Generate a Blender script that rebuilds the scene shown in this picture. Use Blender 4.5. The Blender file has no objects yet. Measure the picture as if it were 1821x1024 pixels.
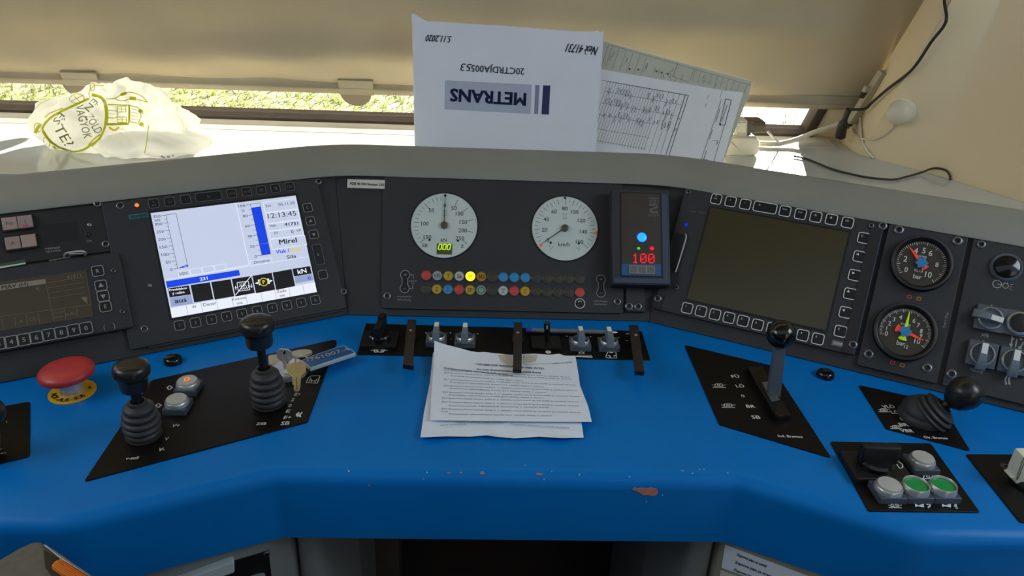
import bpy, bmesh, math, random
from mathutils import Vector, Matrix, Euler
from mathutils.bvhtree import BVHTree
random.seed(7)
D = bpy.data
scene = bpy.context.scene
COL = scene.collection
W, H, FPX = 1821, 1024, 1365.0

# ------------------------------------------------------------------ camera
CAM = Vector((0, 0, 1.3865))
_p, _r, _y = (math.radians(a) for a in (26.39, 2.4, -2.45))
_f = Vector((0, math.cos(_p), -math.sin(_p))); _u = Vector((0, math.sin(_p), math.cos(_p))); _x = Vector((1, 0, 0))
_x, _u = math.cos(_r)*_x + math.sin(_r)*_u, -math.sin(_r)*_x + math.cos(_r)*_u
RZ = Matrix.Rotation(_y, 3, 'Z')
CR, CU, CF = RZ @ _x, RZ @ _u, RZ @ _f
cam_data = D.cameras.new('camera')
cam_data.sensor_width = 36; cam_data.lens = 36*FPX/W
cam_data.clip_start = 0.02; cam_data.clip_end = 500
camera = D.objects.new('camera', cam_data); COL.objects.link(camera)
camera.matrix_world = Matrix.Translation(CAM) @ Matrix((CR, CU, -CF)).transposed().to_4x4()
scene.camera = camera

# ------------------------------------------------------------------ view, sky, sun
scene.view_settings.view_transform = 'Standard'
scene.view_settings.look = 'None'
scene.view_settings.exposure = 0.0
scene.view_settings.gamma = 1.0
scene.view_settings.use_curve_mapping = False
world = D.worlds.new('sky'); scene.world = world
world.use_nodes = True
wn = world.node_tree.nodes; wl = world.node_tree.links
wbg = wn['Background']
wbg.inputs['Color'].default_value = (0.80, 0.90, 1.0, 1)
wbg.inputs['Strength'].default_value = 0.50
sun_data = D.lights.new('sun', 'SUN'); sun_data.energy = 34; sun_data.angle = math.radians(1.2)
sun_data.color = (1.0, 0.94, 0.82)
sun = D.objects.new('sun', sun_data); COL.objects.link(sun)
sun_dir = Vector((0.38, 1, math.tan(math.radians(17))*1.07)).normalized()     # towards the sun
sun.rotation_euler = sun_dir.to_track_quat('Z', 'Y').to_euler(); sun.location = (0, 6, 5)
# daylight through the two side windows of the cab
def side_light(name, loc, aim, sx, sy, energy, color):
    l = D.lights.new(name, 'AREA'); l.shape = 'RECTANGLE'; l.size = sx; l.size_y = sy; l.energy = energy; l.color = color
    o = D.objects.new(name, l); COL.objects.link(o); o.location = loc
    o.rotation_euler = (Vector(loc) - Vector(aim)).to_track_quat('Z', 'Y').to_euler(); return o
side_light('daylight_right_window', (1.42, 0.40, 1.75), (0.1, 0.80, 0.80), 0.7, 0.5, 8.0, (0.74, 0.87, 1.0))
side_light('daylight_left_window', (-1.42, 0.40, 1.75), (-0.1, 0.80, 0.80), 0.7, 0.5, 5.5, (0.74, 0.87, 1.0))

# ------------------------------------------------------------------ picture <-> place
def ray(px, py): return (CR*((px - W/2)/FPX) + CU*(-(py - H/2)/FPX) + CF)
def hit(px, py, o, n):
    r = ray(px, py); return CAM + r*((Vector(o) - CAM).dot(n)/r.dot(n))
def zat(x, y, py):            # height of the point above (x, y) that is seen at row py
    A = Vector((x, y, 0)) - CAM; k = (H/2 - py)/FPX
    return -(A.dot(CU) - k*A.dot(CF))/(CU.z - k*CF.z)
def Zm(ox, oy, s): return lambda x, y: (ox + x/s, oy + y/s)
class Fr:
    def __init__(s, o, u, v):
        s.o = Vector(o); s.u = Vector(u).normalized(); s.v = Vector(v).normalized(); s.n = s.u.cross(s.v)
    def P(s, a, b, h=0): return s.o + s.u*a + s.v*b + s.n*h
    def uv(s, p, h=0):
        q = hit(p[0], p[1], s.o + s.n*h, s.n) - s.o; return (q.dot(s.u), q.dot(s.v))
    def sub(s, a, b, rot=0, h=0):
        c, d = math.cos(rot), math.sin(rot); return Fr(s.P(a, b, h), s.u*c + s.v*d, s.v*c - s.u*d)
    def at(s, p, h=0, rot=0):
        a = s.uv(p, h); return s.sub(a[0], a[1], rot, h)
DZ = 0.80
T = math.radians(36.4)
def panel_frame(o, yaw):
    a = math.radians(yaw); u = Vector((math.cos(a), math.sin(a), 0))
    n = Vector((math.sin(a)*math.cos(T), -math.cos(a)*math.cos(T), math.sin(T))); return Fr(o, u, n.cross(u))
FL = panel_frame((-0.209, 1.066, DZ), 26.4)
FC = panel_frame((0.038, 1.064, DZ), 0)
FR = panel_frame((0.267, 1.062, DZ), -26.4)
DESK = Fr((0, 0, DZ), (1, 0, 0), (0, 1, 0))
SHZ = 0.98
SHELF = Fr((0, 0, SHZ), (1, 0, 0), (0, 1, 0))
Z1=Zm(0,0,3.2); Z2=Zm(400,100,3.2); Z3=Zm(720,0,3.658); Z4=Zm(1040,50,3.658); Z5=Zm(1380,0,2.694)
Z6=Zm(0,320,3.0125); Z7=Zm(210,310,3.414); Z8=Zm(600,300,3.657)
B1=Zm(880,300,3.658); B2=Zm(1160,310,3.102); B3=Zm(1520,380,3.013); B4=Zm(0,600,3.656); B5=Zm(140,540,3.2)
B6=Zm(620,550,3.252); B7=Zm(1190,550,3.794); B8=Zm(1460,640,3.532)
C1=Zm(0,800,2.937); C2=Zm(600,780,2.937); C3=Zm(1200,780,2.932)
K1=Zm(460,590,8.535); K2=Zm(30,130,5.356); K3=Zm(1080,320,4.264); K4=Zm(630,560,6.07); K5=Zm(910,560,7.004)
K6=Zm(0,940,9.105); K7=Zm(300,930,4.336); K8=Zm(1230,940,7.917)
N1=Zm(1480,150,5.388); N2=Zm(1660,440,3.938); N3=Zm(0,690,7.314); N4=Zm(1700,780,6.397); N5=Zm(680,470,8.277)
N6=Zm(880,470,7.5875); N7=Zm(1540,400,4.094); N8=Zm(1270,180,7.917)

# ------------------------------------------------------------------ materials
def lin(c):
    return tuple((x/255/12.92 if x/255 <= 0.04045 else ((x/255 + 0.055)/1.055)**2.4) for x in c)
MATS = {}
def mat(name, rgb, rough=0.5, metal=0.0, spec=0.5, vary=0.06, scale=40, bump=0.0, bscale=400, emit=0.0, transl=0.0, coat=0.0, alpha=1.0):
    m = D.materials.new(name); m.use_nodes = True; MATS[name] = m
    nt = m.node_tree; n = nt.nodes; l = nt.links; b = n['Principled BSDF']
    c = lin(rgb)
    b.inputs['Roughness'].default_value = rough; b.inputs['Metallic'].default_value = metal
    b.inputs['Specular IOR Level'].default_value = spec
    b.inputs['Coat Weight'].default_value = coat; b.inputs['Coat Roughness'].default_value = 0.1
    tc = n.new('ShaderNodeTexCoord')
    no = n.new('ShaderNodeTexNoise'); no.inputs['Scale'].default_value = scale; no.inputs['Detail'].default_value = 4
    l.new(tc.outputs['Object'], no.inputs['Vector'])
    ra = n.new('ShaderNodeValToRGB'); l.new(no.outputs['Fac'], ra.inputs['Fac'])
    ra.color_ramp.elements[0].position = 0.3; ra.color_ramp.elements[1].position = 0.7
    ra.color_ramp.elements[0].color = (*[x*(1 - vary) for x in c], 1)
    ra.color_ramp.elements[1].color = (*[min(1, x*(1 + vary)) for x in c], 1)
    l.new(ra.outputs['Color'], b.inputs['Base Color'])
    if emit:
        b.inputs['Emission Color'].default_value = (*c, 1); b.inputs['Emission Strength'].default_value = emit
        if emit >= 0.3:
            l.remove(b.inputs['Base Color'].links[0]); b.inputs['Base Color'].default_value = (*[x*0.15 for x in c], 1)
    if bump:
        n2 = n.new('ShaderNodeTexNoise'); n2.inputs['Scale'].default_value = bscale; n2.inputs['Detail'].default_value = 3
        l.new(tc.outputs['Object'], n2.inputs['Vector'])
        bp = n.new('ShaderNodeBump'); bp.inputs['Strength'].default_value = bump; bp.inputs['Distance'].default_value = 0.001
        l.new(n2.outputs['Fac'], bp.inputs['Height']); l.new(bp.outputs['Normal'], b.inputs['Normal'])
    if transl or alpha < 1:
        out = n['Material Output']; last = b.outputs['BSDF']
        if transl:
            t = n.new('ShaderNodeBsdfTranslucent'); l.new(ra.outputs['Color'], t.inputs['Color'])
            mx = n.new('ShaderNodeMixShader'); mx.inputs['Fac'].default_value = transl
            l.new(last, mx.inputs[1]); l.new(t.outputs['BSDF'], mx.inputs[2]); last = mx.outputs['Shader']
        if alpha < 1:
            t = n.new('ShaderNodeBsdfTransparent')
            mx = n.new('ShaderNodeMixShader'); mx.inputs['Fac'].default_value = alpha
            l.new(t.outputs['BSDF'], mx.inputs[1]); l.new(last, mx.inputs[2]); last = mx.outputs['Shader']
        l.new(last, out.inputs['Surface'])
    return m
mat('desk_blue', (0, 114, 194), 0.38, vary=0.05, scale=9, bump=0.12, bscale=900, spec=0.18)
mat('chip', (196, 128, 104), 0.8, vary=0.25, scale=120)
mat('chip_pale', (170, 185, 190), 0.8, vary=0.2, scale=120)
mat('fascia', (50, 50, 50), 0.62, vary=0.08, scale=12, bump=0.15, bscale=1500, spec=0.35)
mat('plate', (47, 48, 50), 0.55, vary=0.08, scale=10, bump=0.12, bscale=1500, spec=0.4)
mat('plate_dark', (40, 39, 38), 0.6, vary=0.08, scale=10, bump=0.12, bscale=1500, spec=0.35)
mat('plate_blue', (55, 70, 90), 0.45, vary=0.06, scale=10, spec=0.45)
mat('cowl', (136, 137, 129), 0.5, vary=0.05, scale=8, bump=0.1, bscale=900)
mat('desk_plate', (16, 14, 12), 0.42, vary=0.15, scale=14, bump=0.08, bscale=1200, spec=0.22)
mat('clamp', (44, 38, 33), 0.42, vary=0.2, scale=30, spec=0.5)
mat('black', (14, 14, 15), 0.45, vary=0.1, spec=0.45)
mat('black_gloss', (16, 15, 14), 0.14, vary=0.1, spec=0.6)
mat('knob_black', (34, 32, 31), 0.3, vary=0.12, scale=30, spec=0.5, bump=0.05, bscale=500)
mat('rubber', (56, 56, 58), 0.5, vary=0.15, scale=40, spec=0.4)
mat('steel', (208, 208, 206), 0.32, 0.65, vary=0.08, scale=60)
mat('steel_dark', (128, 130, 134), 0.35, 0.7, vary=0.1, scale=60)
mat('zinc', (84, 92, 102), 0.5, 0.0, vary=0.08, scale=60, spec=0.5)
mat('grey_base', (78, 84, 92), 0.5, vary=0.06, spec=0.45)
mat('grey_knob', (104, 116, 128), 0.45, vary=0.06, spec=0.5)
mat('white_tip', (225, 225, 220), 0.5, vary=0.03)
mat('ink_white', (222, 222, 216), 0.6, vary=0.02)
mat('ink_grey', (150, 150, 146), 0.6, vary=0.02)
mat('ink_dim', (104, 104, 100), 0.6, vary=0.02)
mat('ink_black', (18, 18, 20), 0.7, vary=0.05)
mat('ink_soft', (92, 96, 104), 0.8, vary=0.05)
mat('ink_navy', (38, 46, 96), 0.7, vary=0.05)
mat('ink_slate', (128, 140, 172), 0.7, vary=0.05)
mat('print_grey', (176, 184, 202), 0.7, vary=0.04)
mat('dial_face', (196, 206, 202), 0.45, vary=0.03, scale=20, emit=0.03)
mat('dial_dark', (58, 50, 38), 0.4, vary=0.1)
mat('needle_hub', (86, 78, 66), 0.4, vary=0.05)
mat('needle_red', (240, 62, 30), 0.5, emit=0.25)
mat('needle_green', (186, 220, 20), 0.5, emit=0.2)
mat('marker_orange', (240, 110, 70), 0.6, emit=0.1)
mat('hub_blue', (40, 130, 190), 0.4)
mat('lcd', (72, 80, 34), 0.3, emit=0.05)
mat('lcd_digit', (210, 250, 20), 0.4, emit=0.95)
mat('lamp_red', (196, 66, 56), 0.35, vary=0.12, scale=200, emit=0.03)
mat('lamp_white', (186, 194, 190), 0.35, vary=0.08, scale=200)
mat('lamp_grey', (150, 162, 170), 0.35, vary=0.1, scale=200)
mat('lamp_yellow', (196, 158, 22), 0.35, vary=0.1, scale=200)
mat('lamp_amber', (178, 130, 22), 0.35, vary=0.1, scale=200)
mat('lamp_blue', (46, 140, 200), 0.35, vary=0.08, scale=200)
mat('lamp_green', (150, 190, 160), 0.35, vary=0.06, scale=200)
mat('lamp_dark', (62, 56, 46), 0.4, vary=0.1, scale=200)
mat('lamp_rim', (84, 82, 78), 0.4)
mat('lamp_lit', (255, 222, 30), 0.3, emit=1.7)
mat('green_dark', (40, 80, 56), 0.5)
mat('led_blue', (30, 150, 255), 0.3, emit=1.6)
mat('led_blue_halo', (10, 30, 240), 0.3, emit=1.2)
mat('led_red', (245, 16, 44), 0.3, emit=1.0)
mat('led_green', (60, 230, 90), 0.3, emit=0.8)
mat('led_orange', (255, 120, 50), 0.3, emit=1.3)
mat('dark_glass', (58, 50, 36), 0.18, vary=0.05, scale=8, spec=0.5)
mat('screen_off', (66, 60, 36), 0.22, vary=0.08, scale=6, spec=0.5)
mat('radio_glass', (70, 58, 36), 0.3, vary=0.06, scale=8, emit=0.02)
mat('radio_print', (122, 112, 84), 0.4, emit=0.03)
mat('radio_bar', (134, 128, 110), 0.4, emit=0.06)
mat('teal', (34, 120, 122), 0.5)
mat('s_bg', (198, 208, 232), 0.3, emit=0.92)
mat('s_white', (235, 238, 250), 0.3, emit=0.95)
mat('s_line', (150, 156, 176), 0.3, emit=0.85)
mat('s_text', (30, 32, 40), 0.3, emit=0.6)
mat('s_blue', (14, 66, 226), 0.3, emit=0.95)
mat('s_black', (24, 22, 20), 0.3, emit=0.5)
mat('s_steel', (150, 164, 204), 0.3, emit=0.9)
mat('s_yellow', (224, 204, 40), 0.3, emit=0.95)
mat('key_white', (150, 130, 122), 0.4, emit=0.04)
mat('key_pinkish', (160, 136, 124), 0.4, emit=0.05)
mat('mushroom_red', (182, 54, 56), 0.4, vary=0.08, scale=20, spec=0.5)
mat('sign_yellow', (224, 168, 14), 0.5, vary=0.08)
mat('cap_white', (176, 176, 170), 0.4, vary=0.04)
mat('cap_green', (8, 140, 66), 0.35, vary=0.05, emit=0.02)
mat('button_grey', (66, 76, 88), 0.45, vary=0.05, spec=0.45)
mat('paper', (236, 236, 238), 0.85, vary=0.02, scale=30, transl=0.10)
mat('paper_stained', (204, 198, 184), 0.85, vary=0.06, scale=30)
mat('paper_white', (224, 232, 244), 0.85, vary=0.02, scale=30)
mat('envelope_paper', (226, 229, 238), 0.8, vary=0.02, scale=12, bump=0.1, bscale=60)
mat('sleeve', (225, 228, 220), 0.12, vary=0.02, alpha=0.10)
mat('doc_tint', (206, 206, 188), 0.8, vary=0.04, transl=0.15)
mat('label_white', (206, 204, 190), 0.7, vary=0.04)
mat('blind_fabric', (180, 164, 134), 0.8, vary=0.06, scale=5, bump=0.25, bscale=700, transl=0.035)
mat('blind_hem', (158, 146, 122), 0.75, vary=0.08, scale=18, bump=0.2, bscale=600, transl=0.03)
mat('tab', (132, 118, 98), 0.6, vary=0.1, scale=20)
mat('wall_cream', (234, 214, 176), 0.55, vary=0.03, scale=4, bump=0.1, bscale=500)
mat('pillar_cream', (226, 212, 182), 0.55, vary=0.04, scale=6)
mat('rail_metal', (176, 166, 140), 0.45, vary=0.08)
mat('shelf_grey', (188, 190, 184), 0.16, vary=0.04, scale=5, spec=0.6)
mat('window_frame', (62, 52, 44), 0.5, vary=0.12)
mat('ledge', (190, 184, 172), 0.5, vary=0.06)
mat('roof_grey', (150, 146, 136), 0.7, vary=0.04)
mat('back_grey', (70, 74, 80), 0.7, vary=0.04)
mat('floor_dark', (38, 32, 30), 0.8, vary=0.2, scale=12)
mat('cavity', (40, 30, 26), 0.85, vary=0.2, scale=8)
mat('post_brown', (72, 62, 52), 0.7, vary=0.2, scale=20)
mat('pedestal_grey', (124, 128, 128), 0.55, vary=0.05, scale=10)
mat('pedestal_cream', (150, 146, 132), 0.55, vary=0.05, scale=10)
mat('pale_plastic', (176, 192, 194), 0.5, vary=0.05)
mat('arm_grey', (98, 92, 82), 0.75, vary=0.12, scale=120, bump=0.4, bscale=700)
mat('orange', (226, 122, 22), 0.55, vary=0.08, scale=60)
mat('cream_plastic', (214, 216, 196), 0.45, vary=0.04)
mat('adapter_white', (226, 216, 190), 0.5, vary=0.04)
mat('adapter_brown', (106, 92, 72), 0.5, vary=0.1)
mat('cable_white', (216, 206, 184), 0.5, vary=0.04)
mat('cable_black', (44, 38, 32), 0.5, vary=0.08)
mat('brass', (196, 174, 124), 0.35, 0.5, vary=0.12, scale=80)
mat('tag_blue', (26, 84, 140), 0.25, vary=0.08, spec=0.6)
mat('bag_plastic', (250, 249, 244), 0.35, vary=0.02, transl=0.68)
mat('bag_print', (204, 206, 24), 0.5, vary=0.05, transl=0.4)
mat('bag_ink', (116, 122, 70), 0.5, vary=0.05, transl=0.3)
mat('pen_clear', (110, 112, 116), 0.25, vary=0.05)
mat('pen_blue', (50, 70, 170), 0.35)
mat('grass_ground', (170, 172, 128), 0.95, vary=0.65, scale=3.2)
mat('grass_blade', (164, 172, 96), 0.8, vary=0.6, scale=2, transl=0.25)
mat('gravel', (196, 194, 186), 0.95, vary=0.6, scale=6)
g = D.materials.new('glass_pane'); g.use_nodes = True; MATS['glass_pane'] = g
gn = g.node_tree.nodes; gl = g.node_tree.links; gn.remove(gn['Principled BSDF'])
gt = gn.new('ShaderNodeBsdfTransparent'); gt.inputs['Color'].default_value = (0.96, 0.97, 0.95, 1)
gg = gn.new('ShaderNodeBsdfGlossy'); gg.inputs['Roughness'].default_value = 0.02
gf = gn.new('ShaderNodeFresnel'); gf.inputs['IOR'].default_value = 1.3
gm = gn.new('ShaderNodeMixShader'); gl.new(gf.outputs[0], gm.inputs[0]); gl.new(gt.outputs[0], gm.inputs[1]); gl.new(gg.outputs[0], gm.inputs[2])
gl.new(gm.outputs[0], gn['Material Output'].inputs['Surface'])

# ------------------------------------------------------------------ mesh helpers
GLYPHS = {}
def glyph_mesh(s, bold):
    bold = 0.0
    k = (s, bold)
    if k not in GLYPHS:
        c = D.curves.new('lettering', 'FONT'); c.body = s; c.size = 1; c.resolution_u = 2; c.offset = bold
        o = D.objects.new('lettering', c); me = D.meshes.new_from_object(o)
        vs = [(v.co.x, v.co.y) for v in me.vertices]; fs = [tuple(p.vertices) for p in me.polygons]
        D.objects.remove(o); D.curves.remove(c); D.meshes.remove(me)
        GLYPHS[k] = (vs, fs)
    return GLYPHS[k]
def area(pts): return 0.5*sum(pts[i-1][0]*pts[i][1] - pts[i][0]*pts[i-1][1] for i in range(len(pts)))
def ccw(pts): return list(pts) if area(pts) > 0 else list(pts)[::-1]
def inset(pts, d):
    out = []; n = len(pts)
    for i in range(n):
        a, b, c = Vector(pts[i-1]), Vector(pts[i]), Vector(pts[(i+1) % n])
        e1 = b - a; e2 = c - b
        if e1.length < 1e-9 or e2.length < 1e-9: out.append(tuple(b)); continue
        e1.normalize(); e2.normalize(); n1 = Vector((-e1.y, e1.x)); n2 = Vector((-e2.y, e2.x))
        m = n1 + n2; L = m.length
        if L < 1e-6: out.append(tuple(b + n1*d)); continue
        m.normalize(); k = max(0.35, m.dot(n1)); out.append(tuple(b + m*(d/k)))
    return out
def fillet(pts, r, seg=5):
    out = []; n = len(pts); rr_ = r if isinstance(r, (list, tuple)) else [r]*n
    for i in range(n):
        a, b, c = Vector(pts[i-1]), Vector(pts[i]), Vector(pts[(i+1) % n]); R = rr_[i]
        d1 = (a - b); d2 = (c - b); l1 = d1.length; l2 = d2.length; d1.normalize(); d2.normalize()
        ang = d1.angle(d2, math.pi)
        if R <= 0 or ang > math.pi - 0.02: out.append(tuple(b)); continue
        t = min(R/math.tan(ang/2), l1*0.48, l2*0.48)
        p, q = b + d1*t, b + d2*t
        for k in range(seg + 1):
            s = k/seg; out.append(tuple(p*(1-s)**2 + b*(2*s*(1-s)) + q*s*s))
    return out
def rr(cx, cy, w, h, r, seg=4):
    return fillet([(cx-w/2, cy-h/2), (cx+w/2, cy-h/2), (cx+w/2, cy+h/2), (cx-w/2, cy+h/2)], r, seg)
def circ(cx, cy, r, seg=32, a0=0): return [(cx + r*math.cos(a0 + 2*math.pi*i/seg), cy + r*math.sin(a0 + 2*math.pi*i/seg)) for i in range(seg)]
def smooth_path(pts, sub=6):
    P = [Vector(p) for p in pts]; out = []
    for i in range(len(P) - 1):
        a = P[max(0, i-1)]; b = P[i]; c = P[i+1]; d = P[min(len(P)-1, i+2)]
        for k in range(sub):
            t = k/sub
            out.append(0.5*((2*b) + (c - a)*t + (2*a - 5*b + 4*c - d)*t*t + (3*b - a - 3*c + d)*t**3))
    out.append(P[-1]); return out
ORIGIN = {}
class MB:
    def __init__(s): s.v = []; s.f = []; s.mi = []; s.ms = []
    def m(s, name):
        if name not in s.ms: s.ms.append(name)
        return s.ms.index(name)
    def add(s, vs, fs, m):
        k = len(s.v); s.v += [Vector(p) for p in vs]; i = s.m(m)
        for f in fs: s.f.append(tuple(k + j for j in f)); s.mi.append(i)
    def poly(s, fr, pts, m, h=0):
        pts = ccw(pts); s.add([fr.P(a, b, h) for a, b in pts], [tuple(range(len(pts)))], m); return s
    def prism(s, fr, pts, h0, h1, m, ch=0, top=None, bottom=True):
        pts = ccw(pts); n = len(pts)
        rings = [(pts, h0)]
        if ch > 0:
            rings += [(pts, h1 - ch), (inset(pts, ch*0.3), h1 - ch*0.3), (inset(pts, ch), h1)]
        else: rings += [(pts, h1)]
        vs = [fr.P(a, b, h) for r, h in rings for a, b in r]; fs = []
        for k in range(len(rings) - 1):
            for i in range(n):
                j = (i+1) % n; fs.append((k*n + i, k*n + j, (k+1)*n + j, (k+1)*n + i))
        if bottom: fs.append(tuple(range(n))[::-1])
        s.add(vs, fs, m)
        k = len(rings) - 1
        s.add([fr.P(a, b, rings[-1][1]) for a, b in rings[-1][0]], [tuple(range(n))], top or m); return s
    def box(s, fr, u0, u1, v0, v1, h0, h1, m, ch=0, r=0, top=None):
        return s.prism(fr, rr((u0+u1)/2, (v0+v1)/2, u1-u0, v1-v0, r) if r else [(u0,v0),(u1,v0),(u1,v1),(u0,v1)], h0, h1, m, ch, top)
    def ring(s, fr, outer, inner, h, m, h2=None):
        n = len(outer); h2 = h if h2 is None else h2
        vs = [fr.P(a, b, h) for a, b in outer] + [fr.P(a, b, h2) for a, b in inner]
        s.add(vs, [(i, (i+1) % n, n + (i+1) % n, n + i) for i in range(n)], m); return s
    def outline(s, fr, pts, w, m, h):
        pts = ccw(pts); return s.ring(fr, pts, inset(pts, w), h, m)
    def lathe(s, fr, prof, m, seg=28):
        # profile of (radius, height) or (radius, height, material of the band that starts here)
        vs = []; n = len(prof)
        for p in prof:
            for i in range(seg):
                a = 2*math.pi*i/seg; vs.append(fr.P(p[0]*math.cos(a), p[0]*math.sin(a), p[1]))
        k0 = len(s.v); s.v += vs
        for k in range(n - 1):
            mi = s.m(prof[k][2] if len(prof[k]) > 2 else m)
            for i in range(seg):
                j = (i+1) % seg; q = [k*seg + i, k*seg + j, (k+1)*seg + j, (k+1)*seg + i]
                if prof[k][0] < 1e-9: q = [q[0], q[2], q[3]]
                elif prof[k+1][0] < 1e-9: q = [q[0], q[1], q[2]]
                s.f.append(tuple(k0 + x for x in q)); s.mi.append(mi)
        return s
    def tube(s, pts, r, m, seg=8, sub=6, caps=True):
        P = smooth_path(pts, sub) if sub > 1 else [Vector(p) for p in pts]
        rs = r if callable(r) else (lambda t: r)
        t0 = (P[1] - P[0]).normalized(); a = t0.orthogonal().normalized(); vs = []; n = len(P)
        for i, p in enumerate(P):
            t = (P[min(i+1, n-1)] - P[max(i-1, 0)])
            if t.length > 1e-9: t.normalize()
            a = (a - t*a.dot(t)).normalized(); b = t.cross(a); R = rs(i/(n-1))
            vs += [p + (a*math.cos(2*math.pi*k/seg) + b*math.sin(2*math.pi*k/seg))*R for k in range(seg)]
        fs = [(i*seg + k, i*seg + (k+1) % seg, (i+1)*seg + (k+1) % seg, (i+1)*seg + k) for i in range(n-1) for k in range(seg)]
        if caps: fs += [tuple(range(seg))[::-1], tuple((n-1)*seg + k for k in range(seg))]
        s.add(vs, fs, m); return s
    def ln(s, fr, a, b, w, m, h=0.0004):
        a, b = Vector(a), Vector(b); d = b - a
        if d.length < 1e-7: return s
        d.normalize(); e = Vector((-d.y, d.x))*(w/2)
        s.add([fr.P(*(a - e), h), fr.P(*(b - e), h), fr.P(*(b + e), h), fr.P(*(a + e), h)], [(0, 1, 2, 3)], m); return s
    def lines(s, fr, pts, w, m, h=0.0004, close=False):
        pts = list(pts) + ([pts[0]] if close else [])
        for a, b in zip(pts, pts[1:]): s.ln(fr, a, b, w, m, h)
        return s
    def tx(s, fr, text, a, b, cap, m, h=0.0005, bold=0.0, shear=0.0):
        # lettering whose middle line runs from a to b (in-plane), capitals cap tall
        vs, fs = glyph_mesh(text, bold)
        if not vs: return s
        x0 = min(v[0] for v in vs); x1 = max(v[0] for v in vs)
        a, b = Vector(a), Vector(b); d = b - a; L = d.length; d.normalize(); e = Vector((-d.y, d.x))
        kx = L/max(1e-6, x1 - x0); ky = cap/0.70
        out = []
        for x, y in vs:
            yy = (y - 0.35)*ky; q = a + d*((x - x0)*kx + shear*yy) + e*yy; out.append(fr.P(q.x, q.y, h))
        s.add(out, fs, m)
        if bold > 0:          # heavier strokes: the outline again, a hair to either side
            for k, (sx, sy) in enumerate(((-1.2, -0.6), (1.2, 0.6), (-1.2, 0.6), (1.2, -0.6))):
                o2 = fr.u*(d.x*sx - d.y*sy)*bold*cap + fr.v*(d.y*sx + d.x*sy)*bold*cap + fr.n*(0.00007*(k+1)); s.add([p + o2 for p in out], fs, m)
        return s
    def txc(s, fr, text, c, cap, m, h=0.0005, bold=0.0, rot=0.0, kx=1.0):
        vs, fs = glyph_mesh(text, bold)
        w = (max(v[0] for v in vs) - min(v[0] for v in vs))*cap/0.70*kx
        d = Vector((math.cos(rot), math.sin(rot)))*(w/2); c = Vector(c)
        return s.tx(fr, text, c - d, c + d, cap, m, h, bold)
    def grid(s, fn, nu, nv, m):
        vs = [fn(i/nu, j/nv) for j in range(nv+1) for i in range(nu+1)]
        s.add(vs, [(j*(nu+1)+i, j*(nu+1)+i+1, (j+1)*(nu+1)+i+1, (j+1)*(nu+1)+i) for j in range(nv) for i in range(nu)], m); return s
    def sheet(s, fn, nu, nv, m, th, nrm):
        nrm = Vector(nrm)
        k = len(s.v); s.grid(fn, nu, nv, m); s.grid(lambda a, b: fn(a, b) - nrm*th, nu, nv, m)
        N = (nu+1)*(nv+1); i = s.m(m)
        edge = [j for j in range(nu)] + [nu + j*(nu+1) for j in range(nv)] + [N-1-j for j in range(nu)] + [nv*(nu+1) - j*(nu+1) for j in range(nv)]
        for a, b in zip(edge, edge[1:] + edge[:1]): s.f.append((k+b, k+a, k+N+a, k+N+b)); s.mi.append(i)
        return s
    def build(s, name, parent=None, label=None, origin=None, sharp=38, cat=None, group=None, kind=None, solid=True):
        if origin is None:
            lo = [min(v[i] for v in s.v) for i in range(3)]; hi = [max(v[i] for v in s.v) for i in range(3)]
            origin = Vector(((lo[0]+hi[0])/2, (lo[1]+hi[1])/2, lo[2]))
        origin = Vector(origin)
        me = D.meshes.new(name); me.from_pydata([tuple(v - origin) for v in s.v], [], s.f)
        for k in s.ms: me.materials.append(MATS[k])
        for p, i in zip(me.polygons, s.mi): p.material_index = i; p.use_smooth = True
        me.set_sharp_from_angle(angle=math.radians(sharp)); me.update()
        o = D.objects.new(name, me); COL.objects.link(o)
        ORIGIN[o.name] = origin
        o.location = origin - (ORIGIN[parent.name] if parent else Vector((0, 0, 0)))
        if parent: o.parent = parent
        tag(o, label, cat, group, kind); return o
def tag(o, label=None, cat=None, group=None, kind=None):
    if label: o['label'] = label
    if cat: o['category'] = cat
    if group: o['group'] = group
    if kind: o['kind'] = kind
    return o
def thing(name, label, cat, loc, group=None):
    o = D.objects.new(name, None); o.empty_display_size = 0.02; COL.objects.link(o); o.location = loc
    ORIGIN[o.name] = Vector(loc); return tag(o, label, cat, group)
def struct(mb, name, label, cat): return mb.build(name, None, label, cat=cat, kind='structure')

def rect(fr, tl, tr, br, bl, h=0):
    a, b, c, d = (fr.uv(p, h) for p in (tl, tr, br, bl))
    return ((a[0]+d[0])/2, (b[0]+c[0])/2, (c[1]+d[1])/2, (a[1]+b[1])/2)
X_, Y_, Z_ = Vector((1, 0, 0)), Vector((0, 1, 0)), Vector((0, 0, 1))

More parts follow.
